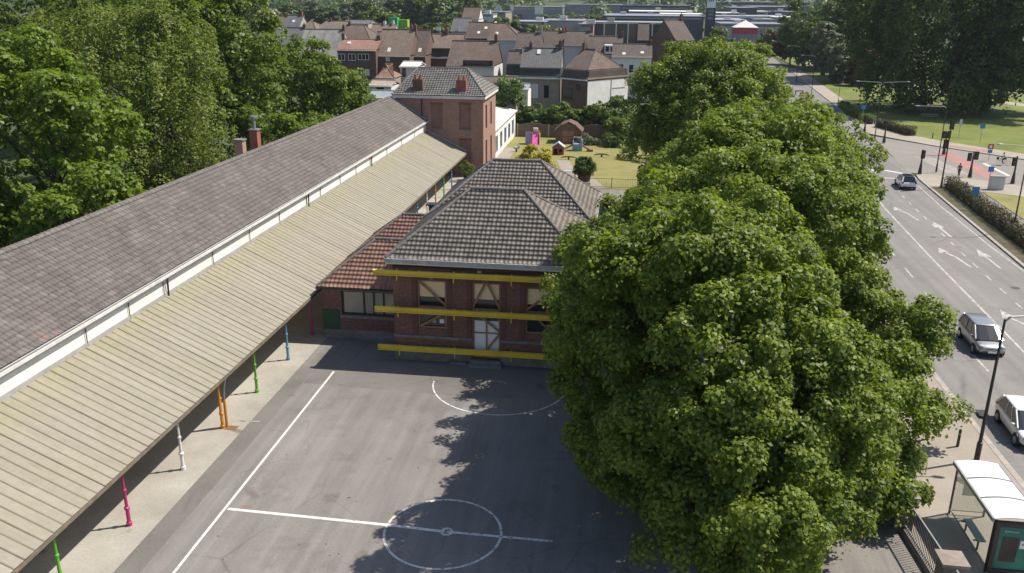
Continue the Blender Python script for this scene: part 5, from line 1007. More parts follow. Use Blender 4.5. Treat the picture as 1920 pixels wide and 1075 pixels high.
def rocker(u, v, lab):
    b = G(u, v); t = thing('spring_rocker', lab, 'rocker', (b[0], b[1], .02)); MB().tube([(-1.1, 0, .25), (-.4, 0, .42), (.4, 0, .42), (1.1, 0, .25)], [.05, .11, .11, .05], 8).build('beam', WOODS, t); MB().tube([(0, 0, 0), (0, 0, .4)], .12, 8).build('spring', DMETAL, t)
    for x in (-.75, .75): MB().tube([(x, -.2, .62), (x, .2, .62)], .03, 6).tube([(x, 0, .35), (x, 0, .62)], .03, 6).build('handle', BROWNP, t)
rocker(1066, 300, 'small brown seesaw on the lawn below the climbing set'); rocker(1128, 295, 'small brown seesaw near the lime trees at the right of the lawn')
b = G(968, 285); t = thing('spring_animal', 'small pale blue rocking toy beside the lawn path', 'rocker', (b[0], b[1], .02)); MB().ball((0, 0, .55), (.5, .22, .22)).ball((.4, 0, .82), (.2, .13, .18)).build('body', plain('pale_blue_plastic', (.36, .46, .5)), t); MB().tube([(0, 0, 0), (0, 0, .4)], .13, 8).build('spring', DMETAL, t)
b = G(1069, 333); t = thing('play_table', 'dark table with a pale blue top behind the hall roof', 'table', (b[0], b[1], .02)); MB().box(-.7, .7, -.4, .4, .72, .8).build('tabletop', plain('pale_blue_plastic', (.36, .46, .5)), t)
for sx in (-.6, .6): MB().box(sx-.05, sx+.05, -.3, .3, 0, .718).build('leg', DMETAL, t)
t = thing('playground_wall', 'brown grey panel wall closing the end of the lawn', 'wall', (-9, 137.2, 0)); WB = plain('panel_wall', (.16, .12, .09), .9, .15, .8)
for k in range(4):
    x0 = -8.4+k*5.0; pts = [(x0+.05, -.06, 0), (x0+4.9, -.06, 0)]+[(x0+.05+4.85*(1-j/8), -.06, 1.85+.35*math.sin(math.pi*(1-j/8))) for j in range(9)]
    MB().add(pts+[(p[0], .06, p[2]) for p in pts], [tuple(range(11)), tuple(range(21, 10, -1))]+[(i, (i+11), 11+(i+1) % 11, (i+1) % 11) for i in range(11)]).build('panel', WB, t)
for k in range(5): MB().box(-8.55+k*5, -8.36+k*5, -.1, .1, 0, 2.0).build('post', GREYW, t)
t = thing('metal_fence', 'thin dark bar fence between the yard and the playground lawn', 'fence', (-7.5, 99.6, 0))
mb = MB().box(0, 9, -.02, .02, 1.1, 1.14).box(0, 9, -.02, .02, .12, .16)
for k in range(46): mb.box(k*.2-.008, k*.2+.008, -.008, .008, .161, 1.099)
mb.build('railing', DMETAL, t)
for k in range(4): MB().box(k*3-.04, k*3+.04, -.05, .05, 0, 1.3).build('post', DMETAL, t)
b = G(868, 345); t = thing('potted_yew', 'dark round potted shrub under the far end of the arcade', 'potted shrub', (-19.0, 101.0, 0)); P, Nn, tn = crown_points([(0, 0, 1.4, .8, .8, .8)], 40, 50, .35, .5, .9, .2, .6); leaf_cloud('foliage', P, Nn, .16, .1, DARKL, t, tn); MB().tube([(0, 0, 0), (0, 0, .7)], [.32, .42], 12).build('pot', DMETAL, t)
# ------------------------------------------------------------------ school fence at the pavement
STONEP = plain('pier_stone', (.17, .15, .135), .9, .25, 2)
def pier(x, y, lab):
    t = thing('stone_pier', lab, 'pier', (x, y, 0), 0, 'stone piers of the school fence'); MB().box(-.38, .38, -.38, .38, 0, 1.5).build('shaft', STONEP, t, bevel=.02); MB().box(-.48, .48, -.48, .48, 1.502, 1.64).add([(-.46, -.46, 1.64), (.46, -.46, 1.64), (.46, .46, 1.64), (-.46, .46, 1.64), (0, 0, 1.70)], [(0, 1, 4), (1, 2, 4), (2, 3, 4), (3, 0, 4)]).build('cap', plain('cap_stone', (.24, .20, .17), .9, .2, 2), t)
pier(12.62, 28.62, 'square stone pier nearest the camera, beside the bus shelter advert'); pier(12.25, 33.05, 'square stone pier half hidden by the lime leaves'); pier(12.2, 37.6, 'stone pier under the lime crown, third from the bus shelter advert')
def iron_fence(x0, y0, x1, y1, lab):
    L = math.hypot(x1-x0, y1-y0); t = thing('iron_fence', lab, 'fence', (x0, y0, 0), math.atan2(y1-y0, x1-x0), 'iron railings of the school fence'); MB().box(0, L, -.03, .03, 1.44, 1.5).box(0, L, -.03, .03, .34, .4).build('rail', GMETAL, t)
    mb = MB()
    for k in range(int(L/.14)): x = .07+k*.14; mb.box(x-.011, x+.011, -.011, .011, .2, 1.439)
    mb.build('bars', DMETAL, t); MB().box(0, L, -.16, .16, 0, .2).build('plinth', STONEP, t)
iron_fence(12.5, 29.02, 12.25, 32.66, 'black bar railing between the two front stone piers'); iron_fence(12.24, 33.45, 12.2, 37.2, 'black bar railing running in under the lime crown'); iron_fence(12.6, 24.5, 12.62, 28.22, 'black bar railing at the very bottom edge')
# ------------------------------------------------------------------ bus shelter
t = thing('bus_shelter', 'glass bus shelter with curved white roof and lit advert panel end', 'bus shelter'); CLR = clear_mat('shelter_glass', (.95, .975, .955), .94); DBR = plain('shelter_frame', (.05, .042, .04), .5, .15, 3, .2)
sx0, sx1, sy0, sy1 = 14.62, 16.15, 30.25, 34.3
for (x, y) in ((sx0, sy1), (sx0, sy0+.05), (sx1-.15, sy1-.05)): MB().box(x-.035, x+.035, y-.035, y+.035, .02, 2.42).build('post', DBR, t)
MB().box(sx0-.012, sx0+.012, sy0+.1, sy1-.05, .25, 2.3).build('glass_pane', CLR, t); MB().box(sx0+.05, sx1-.2, sy1-.06, sy1-.036, .25, 2.3).build('glass_pane', CLR, t)
mb = MB(); mb.box(sx0-.02, sx0+.02, sy0+.09, sy1-.04, .2, .245).box(sx0+.03, sx1-.19, sy1-.07, sy1-.03, .2, .245).build('glass_rail', GMETAL, t)
for k in range(3):
    ya, yb = sy0-.1+k*1.46, sy0-.1+(k+1)*1.46-.05; vs = []; n = 8
    for i in range(n+1): x = sx0-.12+(sx1-sx0+.22)*i/n; z = 2.42+.16*math.sin(math.pi*(.12+.76*i/n)); vs += [(x, ya, z), (x, yb, z), (x, yb, z-.04), (x, ya, z-.04)]
    fs = []
    for i in range(n): a = i*4; fs += [(a, a+4, a+5, a+1), (a+3, a+2, a+6, a+7), (a+1, a+5, a+6, a+2), (a, a+3, a+7, a+4)]
    MB().add(vs, fs+[(0, 1, 2, 3), (n*4+3, n*4+2, n*4+1, n*4)]).build('roof_panel', plain('roof_white', (.72, .72, .70), .18, .05, 1, 0, .6), t)
MB().box(sx0-.2, sx0-.125, sy0-.14, sy1+.08, 2.36, 2.52).box(sx1+.1, sx1+.15, sy0-.14, sy1+.08, 2.36, 2.5).build('roof_edge', GMETAL, t)
for k in (1, 2): y = sy0-.1+k*1.46-.025; MB().tube([(sx0-.12+(sx1-sx0+.22)*i/8, y, 2.43+.16*math.sin(math.pi*(.12+.76*i/8))) for i in range(9)], .03, 6).build('roof_rib', GMETAL, t)
bn = MB().box(sx0+.12, sx0+.46, sy0+1.35, sy0+2.95, .46, .51).build('bench', plain('bench_blue', (.16, .24, .30), .5, .1, 3), t, bevel=.012)
for y in (sy0+1.5, sy0+2.8): MB().box(sx0+.2, sx0+.26, y-.03, y+.03, .02, .458).box(sx0+.02, sx0+.4, y-.03, y+.03, .42, .458).build('leg', DBR, bn)
ad = frame(MB(), sx0-.02, sx1, .12, 2.34, sy0-.16, .16, .22).build('advert_panel', DBR, t); MB().box(sx0+.12, sx1-.14, sy0-.09, sy0-.02, .26, 2.2).build('poster', plain('poster_green', (.02, .17, .13), .25, .25, .9), ad)
MB().box(sx0+.32, sx0+.92, sy0-.10, sy0-.092, .62, 1.72).build('poster_picture', plain('poster_dark', (.045, .035, .035), .3, .5, 1.5), ad); MB().box(sx0+.98, sx0+1.32, sy0-.10, sy0-.092, 1.25, 1.6).build('poster_card', WFRAME, ad)
for k, (a, w_) in enumerate(((.36, .06), (.45, .05), (.53, .07), (.63, .05), (.71, .06), (.80, .05))): MB().box(sx0+a, sx0+a+w_, sy0-.10, sy0-.092, 1.92, 1.99).build('poster_lettering', plain('poster_text', (.25, .42, .38), .5), ad)
for a in (1.05, 1.13, 1.21): MB().box(sx0+a, sx0+a+.05, sy0-.104, sy0-.101, 1.40, 1.47).build('card_lettering', BLACK, ad)
tm = MB().box(sx0+.35, sx0+.95, sy1-.085, sy1-.062, 1.0, 2.0).build('timetable', plain('timetable_paper', (.42, .46, .36), .6, .2, 6), t)
# ------------------------------------------------------------------ street furniture
def lamp(base, h, arms, lab, r=.075, lum=.55, rise=.25, group='street lamps along the main road'):
    t = thing('street_lamp', lab, 'street lamp', (base[0], base[1], base[2] if len(base) > 2 else 0), 0, group); MB().tube([(0, 0, 0), (0, 0, 1.0), (0, 0, 1.02), (0, 0, h)], [r*1.5, r*1.45, r, r*.6], 10).build('pole', DMETAL, t)
    for (dx, dy) in arms:
        L = math.hypot(dx, dy); ux, uy = dx/L, dy/L; a = MB().tube([(0, 0, h-.1), (ux*.25, uy*.25, h+rise*.5), (dx, dy, h+rise)], [r*.55, r*.5, r*.4], 8).build('arm', GMETAL, t)
        MB().ball((dx+ux*lum*.5, dy+uy*lum*.5, h+rise), (lum*(.6 if abs(ux) > .5 else .25), lum*(.6 if abs(uy) > .5 else .25), .07)).build('lamp_head', GMETAL, a)
    return t
lamp((17.5, 39.25, 0), 7.3, [(2.1, .2)], 'dark street lamp standing by the kerb beside the bus shelter', .085)
lamp((37.2, 85.5, 0), 8.2, [(-2.4, -.1)], 'street lamp rising out of the hedge beside the cycle path')
lamp((39.0, 143.0, 0), 8.9, [(-3.5, -.2), (3.6, .3)], 'double armed street lamp on the island beyond the crossing', rise=.3)
lamp((40.1, 116.9, 0), 8.3, [(-3.4, -.3)], 'single armed street lamp at the crossing corner, behind the traffic mast', rise=.15)
lamp((40.9, 205.2, 0), 9.2, [(-2.6, .2)], 'far street lamp beside the red barriers'); lamp((44.7, 246, 0), 9.3, [(-2.6, .2)], 'farthest street lamp along the main road'); p = G(1571, 195); lamp((p[0], p[1], 0), 4.8, [(-.5, 0)], 'short thin lamp post between the far hedge and park lawn', .05, .3)
SIGB = plain('sign_blue', (.05, .22, .50), .45, .06, 4); SIGR = plain('sign_red', (.52, .06, .06), .45, .06, 4)
def sign(u, v, top, w, h, m, lab, name='road_sign', extra=None, inset=None, rot=0):
    b = G(u, v); zt = GY(u, top, b[1])[2]; t = thing(name, lab, 'road sign', (b[0], b[1], 0), R(rot)); MB().tube([(0, 0, 0), (0, 0, zt)], .035, 7).build('post', GMETAL, t)
    pl = MB().box(-w/2, w/2, -.06, -.036, zt-h, zt).build('plate', m, t, bevel=.01)
    if inset is not None: MB().box(-w*.22, w*.22, -.064, -.0605, zt-h*.8, zt-h*.25).build('symbol', inset, pl)
    if extra: MB().box(-extra[0]/2, extra[0]/2, -.06, -.036, zt-h-.06-extra[1], zt-h-.06).build('sub_plate', extra[2], t)
    return t
sign(1615, 233, 197, .75, .75, SIGB, 'blue square sign standing before the far hedge'); sign(1797, 258, 224, .45, 1.0, PALEW, 'narrow white sign on a post at the edge of the park lawn')
sign(1837, 268, 232, .75, .75, SIGB, 'blue sign on the park lawn right of the narrow white one'); sign(1853, 301, 270, .75, .75, SIGR, 'round red sign over a small blue plate on the far pavement', extra=(.6, .45, SIGB), inset=WFRAME)
sign(1852, 352, 312, .65, .65, SIGB, 'blue sign beside the pale electrical cabinet'); sign(1823, 393, 350, .72, .95, SIGB, 'blue rectangular sign standing in the roadside hedge')
def trafficlight(u, v, top, heads, lab, cone=True):
    b = G(u, v); zt = GY(u+3, top, b[1])[2]; t = thing('traffic_light', lab, 'traffic light', (b[0], b[1], .02), 0, 'traffic lights of the crossing'); MB().tube([(0, 0, 0), (0, 0, .1), (0, 0, 1.5), (0, 0, zt)], [.27, .25, .11, .08] if cone else [.16, .12, .09, .06], 10).build('post', plain('post_brown', (.055, .040, .036), .6, .2, 3), t)
    for (dx, dy, dz) in heads:
        hd = MB().box(dx-.17, dx+.17, dy-.14, dy+.14, zt+dz-.95, zt+dz).box(dx-.26, dx+.26, dy-.02, dy+.02, zt+dz-1.0, zt+dz+.05).build('signal_head', BLACK, t)
        for k, m in enumerate(('lens_red', 'lens_amber', 'lens_green')): MB().tube([(dx, dy-.16, zt+dz-.17-.3*k), (dx, dy-.142, zt+dz-.17-.3*k)], .1, 10).build('lens', plain(m, ((.16, .02, .02), (.16, .09, .02), (.02, .10, .05))[k], .3, .05), hd)
        if abs(dx)+abs(dy) > .2: MB().tube([(0, 0, zt+dz-.5), (dx*.6, dy*.6, zt+dz-.5)], .03, 6).build('bracket', DMETAL, t)
trafficlight(1724, 327, 281, [(0, -.25, -.1)], 'traffic light at the kerb corner beside the white car'); trafficlight(1769, 290, 248, [(-.35, -.1, .1), (.35, .1, .1)], 'two headed traffic light behind the crossing lamp'); trafficlight(1818, 333, 284, [(-.42, 0, -.25), (.45, .2, -.1)], 'two headed traffic light beside the pedestrian')
trafficlight(1898, 345, 293, [(-.3, -.1, -.2)], 'traffic light at the side street near the cyclist'); trafficlight(1620, 252, 218, [(0, .2, 0)], 'traffic light seen edge on at the left of the island beyond the crossing'); trafficlight(1657, 268, 228, [(0, .2, 0)], 'traffic light seen edge on nearest the crossing on the far island'); trafficlight(1764, 353, 224, [(-.3, 0, -2.4), (.15, .2, -.2)], 'tall slim traffic mast at the end of the roadside hedge', False)
def bollard(u, v, hh, lab, x=None, y=None):
    b = G(u, v) if x is None else (x, y); t = thing('bollard', lab, 'bollard', (b[0], b[1], .02), 0, 'bollards'); MB().tube([(0, 0, 0), (0, 0, hh*.86), (0, 0, hh*.88), (0, 0, hh)], [.07, .065, .075, .05], 10).build('shaft', DMETAL, t); MB().tube([(0, 0, hh*.7), (0, 0, hh*.78)], .071, 10).build('band', GMETAL, t)
bollard(1795, 838, .95, 'dark bollard on the pavement nearer the kerb lamp'); bollard(1737, 825, .95, 'dark bollard on the pavement below the lime leaves'); bollard(1748, 260, .95, 'bollard on the far pavement beside the clipped hedge'); bollard(1811, 357, 1.0, 'bollard where the cycle path meets the corner pavement')
b = G(1868, 357); t = thing('electrical_cabinet', 'pale grey electrical cabinet on the corner pavement', 'cabinet', (b[0], b[1], .02)); MB().box(-.8, .8, 0, .6, 0, 1.55).build('body', plain('cabinet_grey', (.55, .56, .54), .6, .05, 1), t, bevel=.02); MB().box(-.85, .85, -.05, .65, 1.552, 1.64).build('top', LGREY, t); MB().box(-.75, -.01, -.02, -.002, .1, 1.45).box(.01, .75, -.02, -.002, .1, 1.45).build('door', plain('cabinet_door', (.50, .51, .50), .6, .05, 1), t)
b = G(1742, 222); t = thing('picnic_bench', 'wooden picnic bench on the shaded park lawn', 'bench', (b[0], b[1], 0)); MB().box(-1.5, 1.5, -.5, .5, .72, .8).build('tabletop', TANW, t)
for y in (-.9, .6): MB().box(-1.5, 1.5, y, y+.3, .42, .48).build('seat', TANW, t)
for x in (-1.1, 1.1): MB().box(x-.06, x+.06, -.8, .8, .3, .41).box(x-.06, x+.06, -.35, .35, .0, .299).box(x-.06, x+.06, -.1, .1, .411, .719).build('leg', WOODS, t)
for i, (u, v) in enumerate(((1498, 178), (1507, 182), (1516, 186))):
    b = G(u, v); t = thing('road_barrier', ('red striped barrier furthest up the road', 'middle red striped barrier at the roadside', 'red striped barrier nearest the far lamp')[i], 'barrier', (b[0], b[1], 0), .3, 'red barriers at the road edge'); MB().box(-1.1, 1.1, -.04, .04, .75, 1.0).build('board', SIGR, t)
    for x in (-.9, .9): MB().box(x-.04, x+.04, -.25, .25, 0, .749).build('leg', GMETAL, t)
MB_DR = G(1842, 776); t = tag(MB().box(MB_DR[0]-.25, MB_DR[0]+.25, MB_DR[1]-.4, MB_DR[1]+.4, .021, .04).build('drain_grate', DMETAL), 'dark iron drain grate in the gutter beside the white hatchback', 'drain')
b = G(434, 803); tag(MB().box(b[0]-.3, b[0]+.3, b[1]-.22, b[1]+.22, .013, .022).build('drain_cover', plain('rusty_cover', (.17, .10, .06), .8, .3, 8)), 'rusty square drain cover at the foot of the orange column', 'drain cover')
# ------------------------------------------------------------------ cars
def car(name, lab, paint, loc, head, L=4.2, Wd=1.76, Ht=1.5, roof_m=None, van=0.0, group=None, far=False):
    t = thing(name, lab, 'car', loc, R(head), group); k = Ht/1.5
    xs = [-.5, -.49, -.44, -.30, -.1, .12, .27, .39, .465, .495]; zt = [.62, .84, .96, .97, .96, .95, .90, .80, .70, .56]; zb = [.40, .30, .24, .2, .2, .2, .2, .24, .28, .36]; wf = [.40, .455, .49, .50, .50, .50, .495, .475, .43, .36]
    vs = []; fs = []; ring = 12
    for x, a, b_, w in zip(xs, zt, zb, wf):
        a *= k; w *= Wd
        for y, z in ((w*.80, b_), (w*.97, b_+.13), (w, (a+b_)/2), (w*.965, a-.12), (w*.86, a-.02), (w*.35, a+.015)): vs.append((x*L, y, z))
        for y, z in ((-w*.35, a+.015), (-w*.86, a-.02), (-w*.965, a-.12), (-w, (a+b_)/2), (-w*.97, b_+.13), (-w*.80, b_)): vs.append((x*L, y, z))
    n = len(xs)
    for i in range(n-1):
        for j in range(ring): fs.append((i*ring+j, (i+1)*ring+j, (i+1)*ring+(j+1) % ring, i*ring+(j+1) % ring))
    fs += [tuple(range(ring)), tuple(range(n*ring-1, (n-1)*ring-1, -1))]
    bo = MB().add(vs, fs).build('body', paint, t, True); m = bo.modifiers.new('sub', 'SUBSURF'); m.levels = 1 if far else 2; m.render_levels = 1 if far else 2
    xr0, xr1, xf1, xf0 = -.46, -.36-.035*van, .06+.03*van, .30+.03*van; hb, hr = .45*Wd, .355*Wd; zb_, zr_ = .90*k, Ht-.05
    def rg(x0, x1, h, z, ins=0): return [(x0*L, -h, z), (x1*L-.06, -h, z), (x1*L, -h*.72, z), (x1*L+.03, 0, z), (x1*L, h*.72, z), (x1*L-.06, h, z), (x0*L, h, z), (x0*L-.03, h*.7, z), (x0*L-.05, 0, z), (x0*L-.03, -h*.7, z)]
    R0, R1 = rg(xr0, xf0, hb, zb_), rg(xr1, xf1, hr, zr_); vv = R0+R1; ff = [(i, (i+1) % 10, 10+(i+1) % 10, 10+i) for i in range(10)]+[tuple(range(10, 20))]
    gl = MB().add(vv, ff).build('glass', DGLASS, t)
    R2 = rg(xr1, xf1, hr*.9, zr_+.055); rp = MB().add(rg(xr1-.012, xf1+.008, hr*1.02, zr_-.012)+R2, [(i, (i+1) % 10, 10+(i+1) % 10, 10+i) for i in range(10)]+[tuple(range(10, 20)), tuple(range(9, -1, -1))]).build('roof', roof_m or paint, t, True); m = rp.modifiers.new('bev', 'BEVEL'); m.width = .03; m.segments = 2
    for s in (-1, 1):
        i0, i1 = (5, 15) if s > 0 else (1, 11); j0, j1 = (6, 16) if s > 0 else (0, 10)
        MB().tube([R0[i0], R1[i1-10]], .045, 6).build('pillar', paint, t); MB().tube([R0[j0], R1[j1-10]], .075, 6).build('pillar', paint, t)
        for f in (.42, .72):
            a = Vector(R0[j0]).lerp(Vector(R0[i0]), f); b_ = Vector(R1[j0]).lerp(Vector(R1[i0]), f*1.02); MB().tube([a+Vector((0, s*.01, 0)), b_+Vector((0, s*.01, 0))], .035 if f < .6 else .02, 6).build('pillar', paint, t)
    for x in (-.305, .315):
        for s in (-1, 1):
            y = s*(Wd/2-.1); MB().tube([(x*L, y-s*.12, .335), (x*L, y+s*.098, .335)], .365, 20).build('wheel_arch', BLACK, t); w = MB().tube([(x*L, y-s*.1, .31), (x*L, y+s*.11, .31)], .31, 20).build('wheel', TYRE, t); mb = MB().tube([(x*L, y+s*.10, .31), (x*L, y+s*.118, .31)], .2, 16)
            mb.build('rim', SILVER, w)
    for s in (-1, 1):
        MB().ball((.447*L, s*.335*Wd, .70*k), (.13, .15, .085), 12, 8).build('headlight', plain('headlight_glass', (.55, .57, .58), .15, .05), t); MB().ball((-.475*L, s*.405*Wd, .84*k), (.07, .11, .13), 12, 8).build('tail_light', plain('tail_red', (.30, .015, .015), .25, .05), t)
        MB().ball((.215*L, s*(Wd/2+.06), .98*k), (.075, .11, .07), 10, 6).build('mirror', paint, t)
    MB().box(.475*L, .503*L, -.30*Wd, .30*Wd, .32, .47).box(.478*L, .492*L, -.2*Wd, .2*Wd, .56*k, .62*k).build('grille', BLACK, t, bevel=.02); MB().box(-.505*L, -.47*L, -.40*Wd, .40*Wd, .28, .46).build('rear_bumper', BLACK, t, bevel=.03)
    MB().box(.503*L, .507*L, -.26, .26, .40, .50).build('front_plate', WFRAME, t); MB().box(-.508*L, -.498*L, -.26, .26, .60*k, .71*k).build('rear_plate', WFRAME, t)
    return t
PGREY = carpaint('paint_grey', (.36, .355, .35), .6, .3); PWHITE = carpaint('paint_white', (.80, .80, .79)); PNAVY = carpaint('paint_navy', (.03, .035, .05), .2, .3); PBLK = carpaint('paint_black', (.02, .02, .022), .1, .25)
cr = R(0)
car('parked_car', 'x', PGREY, (23.3, 55.0, -.1), -93, 4.45, 1.8, 1.62, None, 1.0)
bpy.data.objects['parked_car'].name = 'car'; bpy.data.objects['car']['label'] = 'metallic grey people carrier driving towards the camera'
car('car', 'white hatchback at the right edge of the picture beside the kerb', PWHITE, (20.95, 42.6, -.1), -93, 4.15, 1.74, 1.5)
car('car', 'white car with a black roof driving away towards the crossing', PWHITE, (33.35, 106.8, -.1), 86, 4.1, 1.78, 1.55, PBLK)
b = G(1515, 198); car('car', 'dark blue car driving away beyond the crossing', PNAVY, (b[0]-.8, b[1]+1, -.1), 84, 4.2, 1.76, 1.48, far=True)
b = G(1486, 181); car('car', 'black estate car farthest up the main road', PBLK, (b[0]-.6, b[1]+1.5, -.1), 84, 4.4, 1.8, 1.5, far=True); car('car', 'white car half hidden by the slim lime tree up the road', PWHITE, (b[0]-4.6, b[1]-1, -.1), -96, 4.2, 1.76, 1.48, far=True)
for i, (u, v, m, lab) in enumerate(((1442, 96, PNAVY, 'dark car parked where the main road leaves the town'), (1452, 92, PGREY, 'grey car parked beside the far purple tree'), (1462, 98, PWHITE, 'white car parked beside the far purple tree'))): b = G(u, v); car('car', lab, m, (b[0], b[1], -.1), 80, far=True)
# ------------------------------------------------------------------ people
SKIN = plain('skin', (.45, .27, .19), .6, .08, 3)
def skinmesh(name, chain, mat, parent, lev=1):
    """chain: list of (key, parentkey, point, radius)"""
    keys = {c[0]: i for i, c in enumerate(chain)}; me = bpy.data.meshes.new(name); me.from_pydata([c[2] for c in chain], [(i, keys[c[1]]) for i, c in enumerate(chain) if c[1] is not None], []); me.materials.append(mat)
    o = bpy.data.objects.new(name, me); COL.objects.link(o); o.parent = parent; m = o.modifiers.new('skin', 'SKIN'); m.use_smooth_shade = True; sv = me.skin_vertices[0].data
    for i, c in enumerate(chain): sv[i].radius = (c[3], c[3]); sv[i].use_root = c[1] is None
    s = o.modifiers.new('sub', 'SUBSURF'); s.levels = lev; s.render_levels = lev; return o
def person(lab, loc, rz, J, top, legs, hair, hairlen=.0):
    t = thing('person', lab, 'person', loc, R(rz)); ch = [('pel', None, J['pel'], .12), ('ch', 'pel', J['ch'], .13), ('nk', 'ch', J['nk'], .055), ('hd', 'nk', J['hd'], .085), ('ht', 'hd', J['ht'], .07)]
    hx = Vector(J['hd']); f = Vector((0, .1, 0)); ch.append(('nose', 'hd', tuple(hx+Vector((0, .115, -.01))), .015))
    for s in 'lr': ch += [('sh'+s, 'ch', J['sh'+s], .06), ('el'+s, 'sh'+s, J['el'+s], .042), ('wr'+s, 'el'+s, J['wr'+s], .03), ('hp'+s, 'pel', J['hp'+s], .09), ('kn'+s, 'hp'+s, J['kn'+s], .06), ('an'+s, 'kn'+s, J['an'+s], .042), ('to'+s, 'an'+s, J['to'+s], .035)]
    for s in 'lr':
        w, e = Vector(J['wr'+s]), Vector(J['el'+s]); d = (w-e).normalized(); pz = w+d*.07; ch.append(('pa'+s, 'wr'+s, tuple(pz), .03)); q = d.cross(Vector((1, 0, 0))).normalized()
        for i in range(4): o_ = q*(.024*(i-1.5)); ch += [(f'f{s}{i}', 'pa'+s, tuple(pz+d*.035+o_), .009), (f'g{s}{i}', f'f{s}{i}', tuple(pz+d*(.075+.012*(i in (1, 2)))+o_), .008)]
        ch.append(('th'+s, 'wr'+s, tuple(w+d*.06-q*.05), .01))
    skinmesh('body', ch, SKIN, t)
    tc = [('pel', None, tuple(Vector(J['pel'])+Vector((0, 0, .02))), .145), ('ch', 'pel', J['ch'], .16), ('nk', 'ch', tuple(Vector(J['nk'])-Vector((0, 0, .04))), .07)]
    for s in 'lr': tc += [('sh'+s, 'ch', J['sh'+s], .075), ('el'+s, 'sh'+s, J['el'+s], .056)]
    skinmesh('top', tc, top, t); lc = [('pel', None, J['pel'], .14)]
    for s in 'lr': lc += [('hp'+s, 'pel', J['hp'+s], .105), ('kn'+s, 'hp'+s, J['kn'+s], .075), ('an'+s, 'kn'+s, tuple(Vector(J['an'+s]).lerp(Vector(J['kn'+s]), .08)), .06)]
    skinmesh('trousers', lc, legs, t)
    for s in 'lr': a, b_ = Vector(J['an'+s]), Vector(J['to'+s]); MB().ball(tuple(a.lerp(b_, .55)-Vector((0, 0, .02))), (.055, .14, .05), 10, 6).build('shoe', BLACK, t)
    hb = MB().ball((hx.x, hx.y-.025, hx.z+.055), (.105, .11, .115), 12, 8)
    if hairlen: hb.tube([(hx.x, hx.y-.08, hx.z+.05), (hx.x, hx.y-.11, hx.z-hairlen)], [.08, .04], 8)
    hb.build('hair', hair, t, True)
    for sx in (-.032, .032): MB().ball((hx.x+sx, hx.y+.088, hx.z+.02), (.014, .01, .009), 8, 6).build('eye', BLACK, t)
    MB().box(hx.x-.025, hx.x+.025, hx.y+.082, hx.y+.093, hx.z-.055, hx.z-.047).build('mouth', plain('lips', (.35, .13, .11), .5), t)
    return t
W_ = dict(pel=(0, 0, .95), ch=(0, .02, 1.26), nk=(0, .02, 1.45), hd=(0, .04, 1.57), ht=(0, .03, 1.66), shl=(-.17, .01, 1.37), ell=(-.21, -.10, 1.12), wrl=(-.2, -.02, .90), shr=(.17, .03, 1.37), elr=(.21, .10, 1.13), wrr=(.19, .26, .98), hpl=(-.09, 0, .9), knl=(-.09, .16, .52), anl=(-.09, .20, .10), tol=(-.09, .36, .05), hpr=(.09, 0, .9), knr=(.09, -.05, .5), anr=(.09, -.28, .13), tor=(.09, -.16, .04))
HAIR = plain('dark_hair', (.02, .014, .012), .6, .2, 8)
person('pedestrian in black clothes walking over the crossing', (42.1, 114.6, -.08), 150, W_, plain('black_cloth', (.02, .02, .024), .85, .2, 5), plain('dark_trousers', (.045, .035, .035), .85, .2, 5), HAIR, .22)
b = G(1880, 309); bx, by = b[0], b[1]; bt = thing('bicycle', 'dark bicycle with a front bag ridden along the side street', 'bicycle', (bx, by, -.09), R(72))
for y in (-.53, .53): 
    mb = MB(); mb.tube([(0, y+.33*math.cos(2*math.pi*i/20), .345+.33*math.sin(2*math.pi*i/20)) for i in range(21)], .018, 6, cap=False)
    for i in range(8): a = math.pi*2*i/8; mb.tube([(0, y, .345), (0, y+.32*math.cos(a), .345+.32*math.sin(a))], .003, 4)
    mb.build('wheel', TYRE, bt)
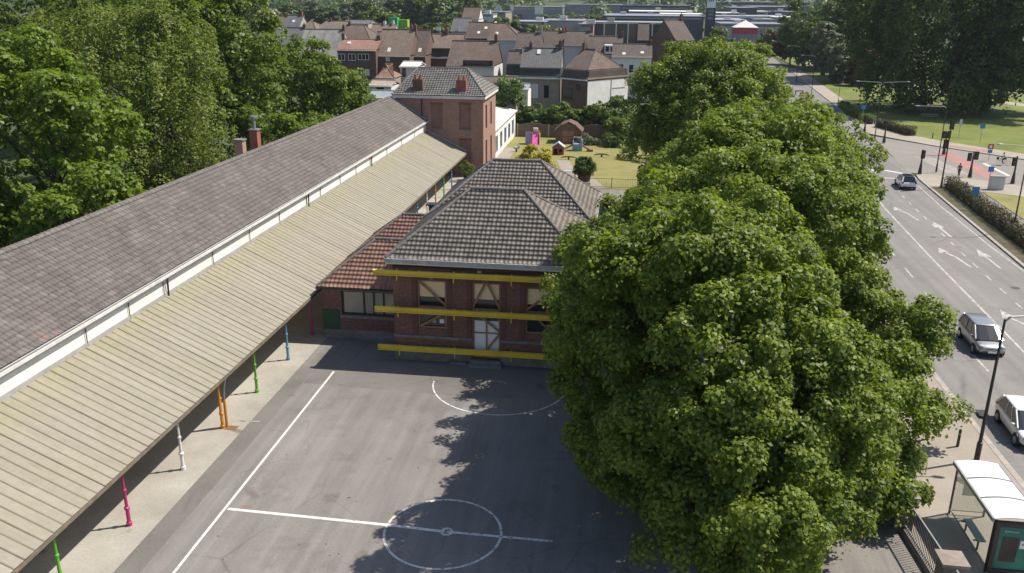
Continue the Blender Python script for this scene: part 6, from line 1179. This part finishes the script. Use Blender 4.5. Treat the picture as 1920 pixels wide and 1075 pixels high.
MB().tube([(0, -.53, .345), (0, -.05, .30), (0, -.2, .85), (0, .36, .82), (0, -.05, .30)], .018, 6).tube([(0, -.53, .345), (0, -.18, .8)], .014, 6).tube([(0, .53, .345), (0, .33, 1.0)], .018, 6).build('frame', PNAVY, bt); MB().tube([(-.28, .26, 1.06), (0, .34, 1.03), (.28, .26, 1.06)], .014, 6).build('handlebar', DMETAL, bt); MB().ball((0, -.22, .92), (.09, .14, .04), 10, 6).build('saddle', BLACK, bt); MB().tube([(-.16, -.05, .16), (-.1, -.05, .2), (.1, -.05, .40), (.16, -.05, .44)], .012, 6).build('pedals', DMETAL, bt); MB().box(-.2, .2, .55, .85, .75, 1.08).build('front_bag', BLACK, bt, bevel=.04)
C_ = dict(pel=(0, -.22, 1.0), ch=(0, -.04, 1.30), nk=(0, .04, 1.48), hd=(0, .08, 1.60), ht=(0, .07, 1.69), shl=(-.18, -.01, 1.40), ell=(-.25, .12, 1.18), wrl=(-.25, .24, 1.07), shr=(.18, -.01, 1.40), elr=(.25, .12, 1.18), wrr=(.25, .24, 1.07), hpl=(-.09, -.2, .97), knl=(-.10, .16, .72), anl=(-.13, -.06, .26), tol=(-.14, .08, .19), hpr=(.09, -.2, .97), knr=(.10, .2, .86), anr=(.13, .02, .48), tor=(.14, .15, .43))
person('cyclist in a pale blue top riding the dark bicycle', (bx, by, -.09), 72, C_, plain('pale_blue_cloth', (.42, .50, .60), .85, .1, 5), plain('navy_trousers', (.06, .08, .13), .85, .15, 5), HAIR)
# ------------------------------------------------------------------ the air: light haze over the town and the hills
hz = MB().box(-1700, 1900, -60, 2300, -1.2, 118).build('haze', bpy.data.materials.new('haze_air')); tag(hz, kind='stuff'); m = hz.data.materials[0]; m.use_nodes = True; t = m.node_tree
t.nodes.remove(t.nodes['Principled BSDF']); v = N(t, 'ShaderNodeVolumePrincipled'); v.inputs['Color'].default_value = (.80, .88, 1, 1); v.inputs['Density'].default_value = .00009; v.inputs['Anisotropy'].default_value = .2
t.links.new(v.outputs[0], t.nodes['Material Output'].inputs['Volume']); hz.display_type = 'WIRE'
S.cycles.volume_bounces = 0
